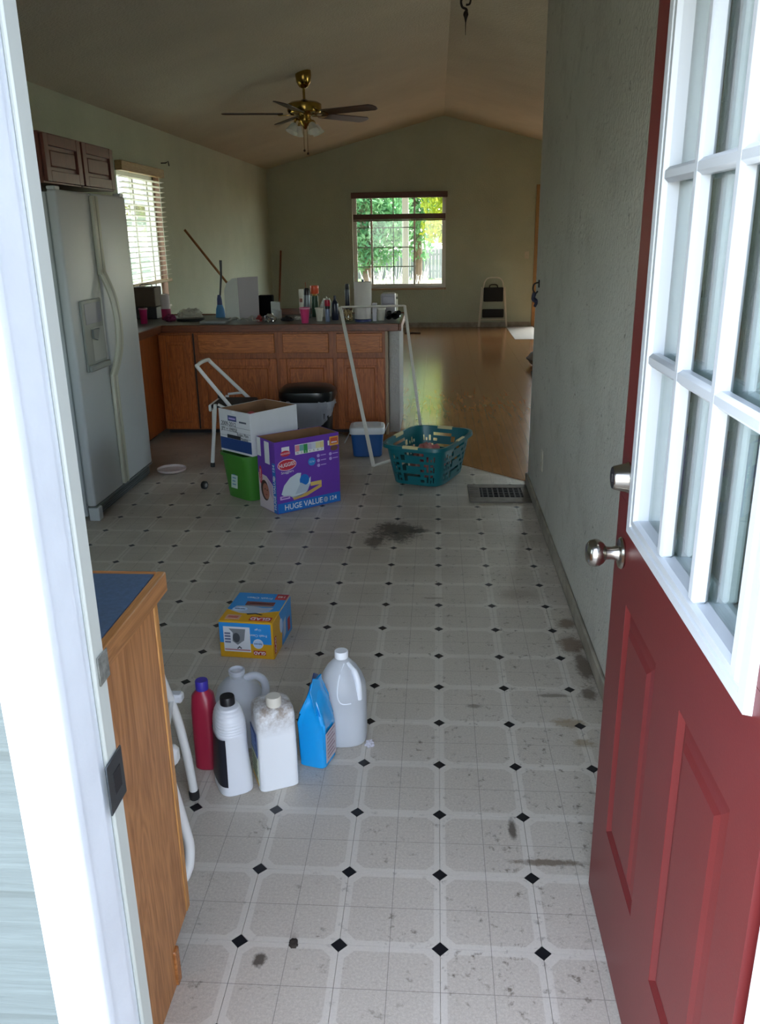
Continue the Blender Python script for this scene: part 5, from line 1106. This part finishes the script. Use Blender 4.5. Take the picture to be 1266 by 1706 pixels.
MB().prism([(-.008, -.03, 0), (.145, .03, 0), (.150, .032, .335), (-.008, -.03, .328)], (-.003, .006, 0), .001).build('right_panel', mat('foam_board_shaded', '#aaa4a6', .7), t, smooth=False)  # same white board, its shaded side painted greyer
t = thing('hand_broom', 'small blue hand broom with a long black handle upright on the counter', 'brush', (-1.835, 5.62, ZC)); BB = mat('broom_blue', '#2f6f9f', .5)
MB().loft([(0, .042, .020, 3), (.07, .034, .018, 3), (.105, .022, .016, 3)], 18).build('bristles', BB, t); MB().loft([(.105, .022, .016, 3), (.15, .020, .015, 3), (.185, .013, .012, 2)], 18).build('brush_head', mat('broom_navy', '#1f2f60', .5), t); MB().tube([(0.008, 0, .18), (.026, .01, .34), (.030, .012, .462)], [.008, .009, .012], 10).build('handle', BLACK, t)
o = MB().box(-1.875, -1.665, 5.1, 5.26, ZC, ZC + .020, .003).build('paper_stack', mat('grey_papers', '#8b8d8c', .7)); tag(o, 'grey stack of papers on the counter before the blue hand broom', 'papers')
MBb = MB(); rd = random.Random(12)
MBb.tube(curvepts([(-1.66 + .02 * q + rd.uniform(-.015, .015), 5.22 + rd.uniform(-.06, .06), ZC + .008 + rd.uniform(0, .035)) for q in range(13)], 5), .0045, 6); o = MBb.build('coiled_cable', mat('pale_cable', '#a7a79a', .5)); tag(o, 'pale tangled cable on the counter in front of the white board', 'cable')
crumple('red_ribbon', 'small crumpled red ribbon left of the foil ball', 'ribbon', (-1.43, 5.26, ZC), .022, .02, .03, mat('ribbon_red', '#8a2b2b', .6), 11.)
t = thing('tool_case', 'brown box with a dark base on the counter under the left window', 'box', (-2.44, 5.62, ZC)); MB().box(-.12, .09, -.1, .1, 0, .10, .006).build('base', mat('dark_case', '#25252b', .5), t); MB().box(-.115, .085, -.095, .095, .10, .258, .006).build('lid', mat('brown_case', '#574a3e', .7), t); MB().tube(curvepts([(-.06, 0, .257), (-.055, 0, .275), (.03, 0, .275), (.035, 0, .257)], 4), .005, 6).build('handle', mat('case_handle', '#8f8a80', .5), t)
t = thing('lotion_bottle', 'white and magenta lotion bottle beside the brown box', 'bottle', (-2.245, 5.45, ZC)); MB().loft([(0, .034, .026, 3), (.004, .038, .03, 3), (.09, .037, .029, 3)], 22).build('lower_body', MAG, t); MB().loft([(.09, .037, .029, 3), (.19, .035, .028, 3), (.205, .030, .024, 2.6), (.209, .01, .01, 2)], 22).build('upper_body', mat('lotion_white', '#c8bfc0', .45), t)
crumple('magenta_cloth', 'small magenta cloth at the foot of the lotion bottle', 'cloth', (-2.18, 5.34, ZC), .045, .04, .035, mat('magenta_cloth', '#6d1d48', .9), 12.)
crumple('clear_package', 'shiny clear package of plates left of the blue hand broom', 'package', (-2.08, 5.56, ZC), .095, .08, .052, milky('crinkled_wrap', '#c6c5b8', .30, .1), 14.)
o = MB().loft([(0, .11, .06, 3), (.012, .115, .065, 3), (.022, .11, .06, 3)], 24, at=(0, 0, 0)).build('dark_tray', mat('dark_tray', '#1d1f22', .45), None, (-2.02, 5.36, ZC)); tag(o, 'flat dark tray on the counter before the clear package', 'tray')

# ------------------------------------------------------------------ lettering becomes plain mesh
dg = bpy.context.evaluated_depsgraph_get()
for o in [q for q in bpy.data.objects if q.type == 'FONT']:
    me = bpy.data.meshes.new_from_object(o.evaluated_get(dg)); n_ = bpy.data.objects.new('lettering', me)
    COL.objects.link(n_); n_.parent = o.parent; n_.matrix_basis = o.matrix_basis.copy()
    if not me.materials: me.materials.append(o.data.materials[0])
    bpy.data.objects.remove(o)
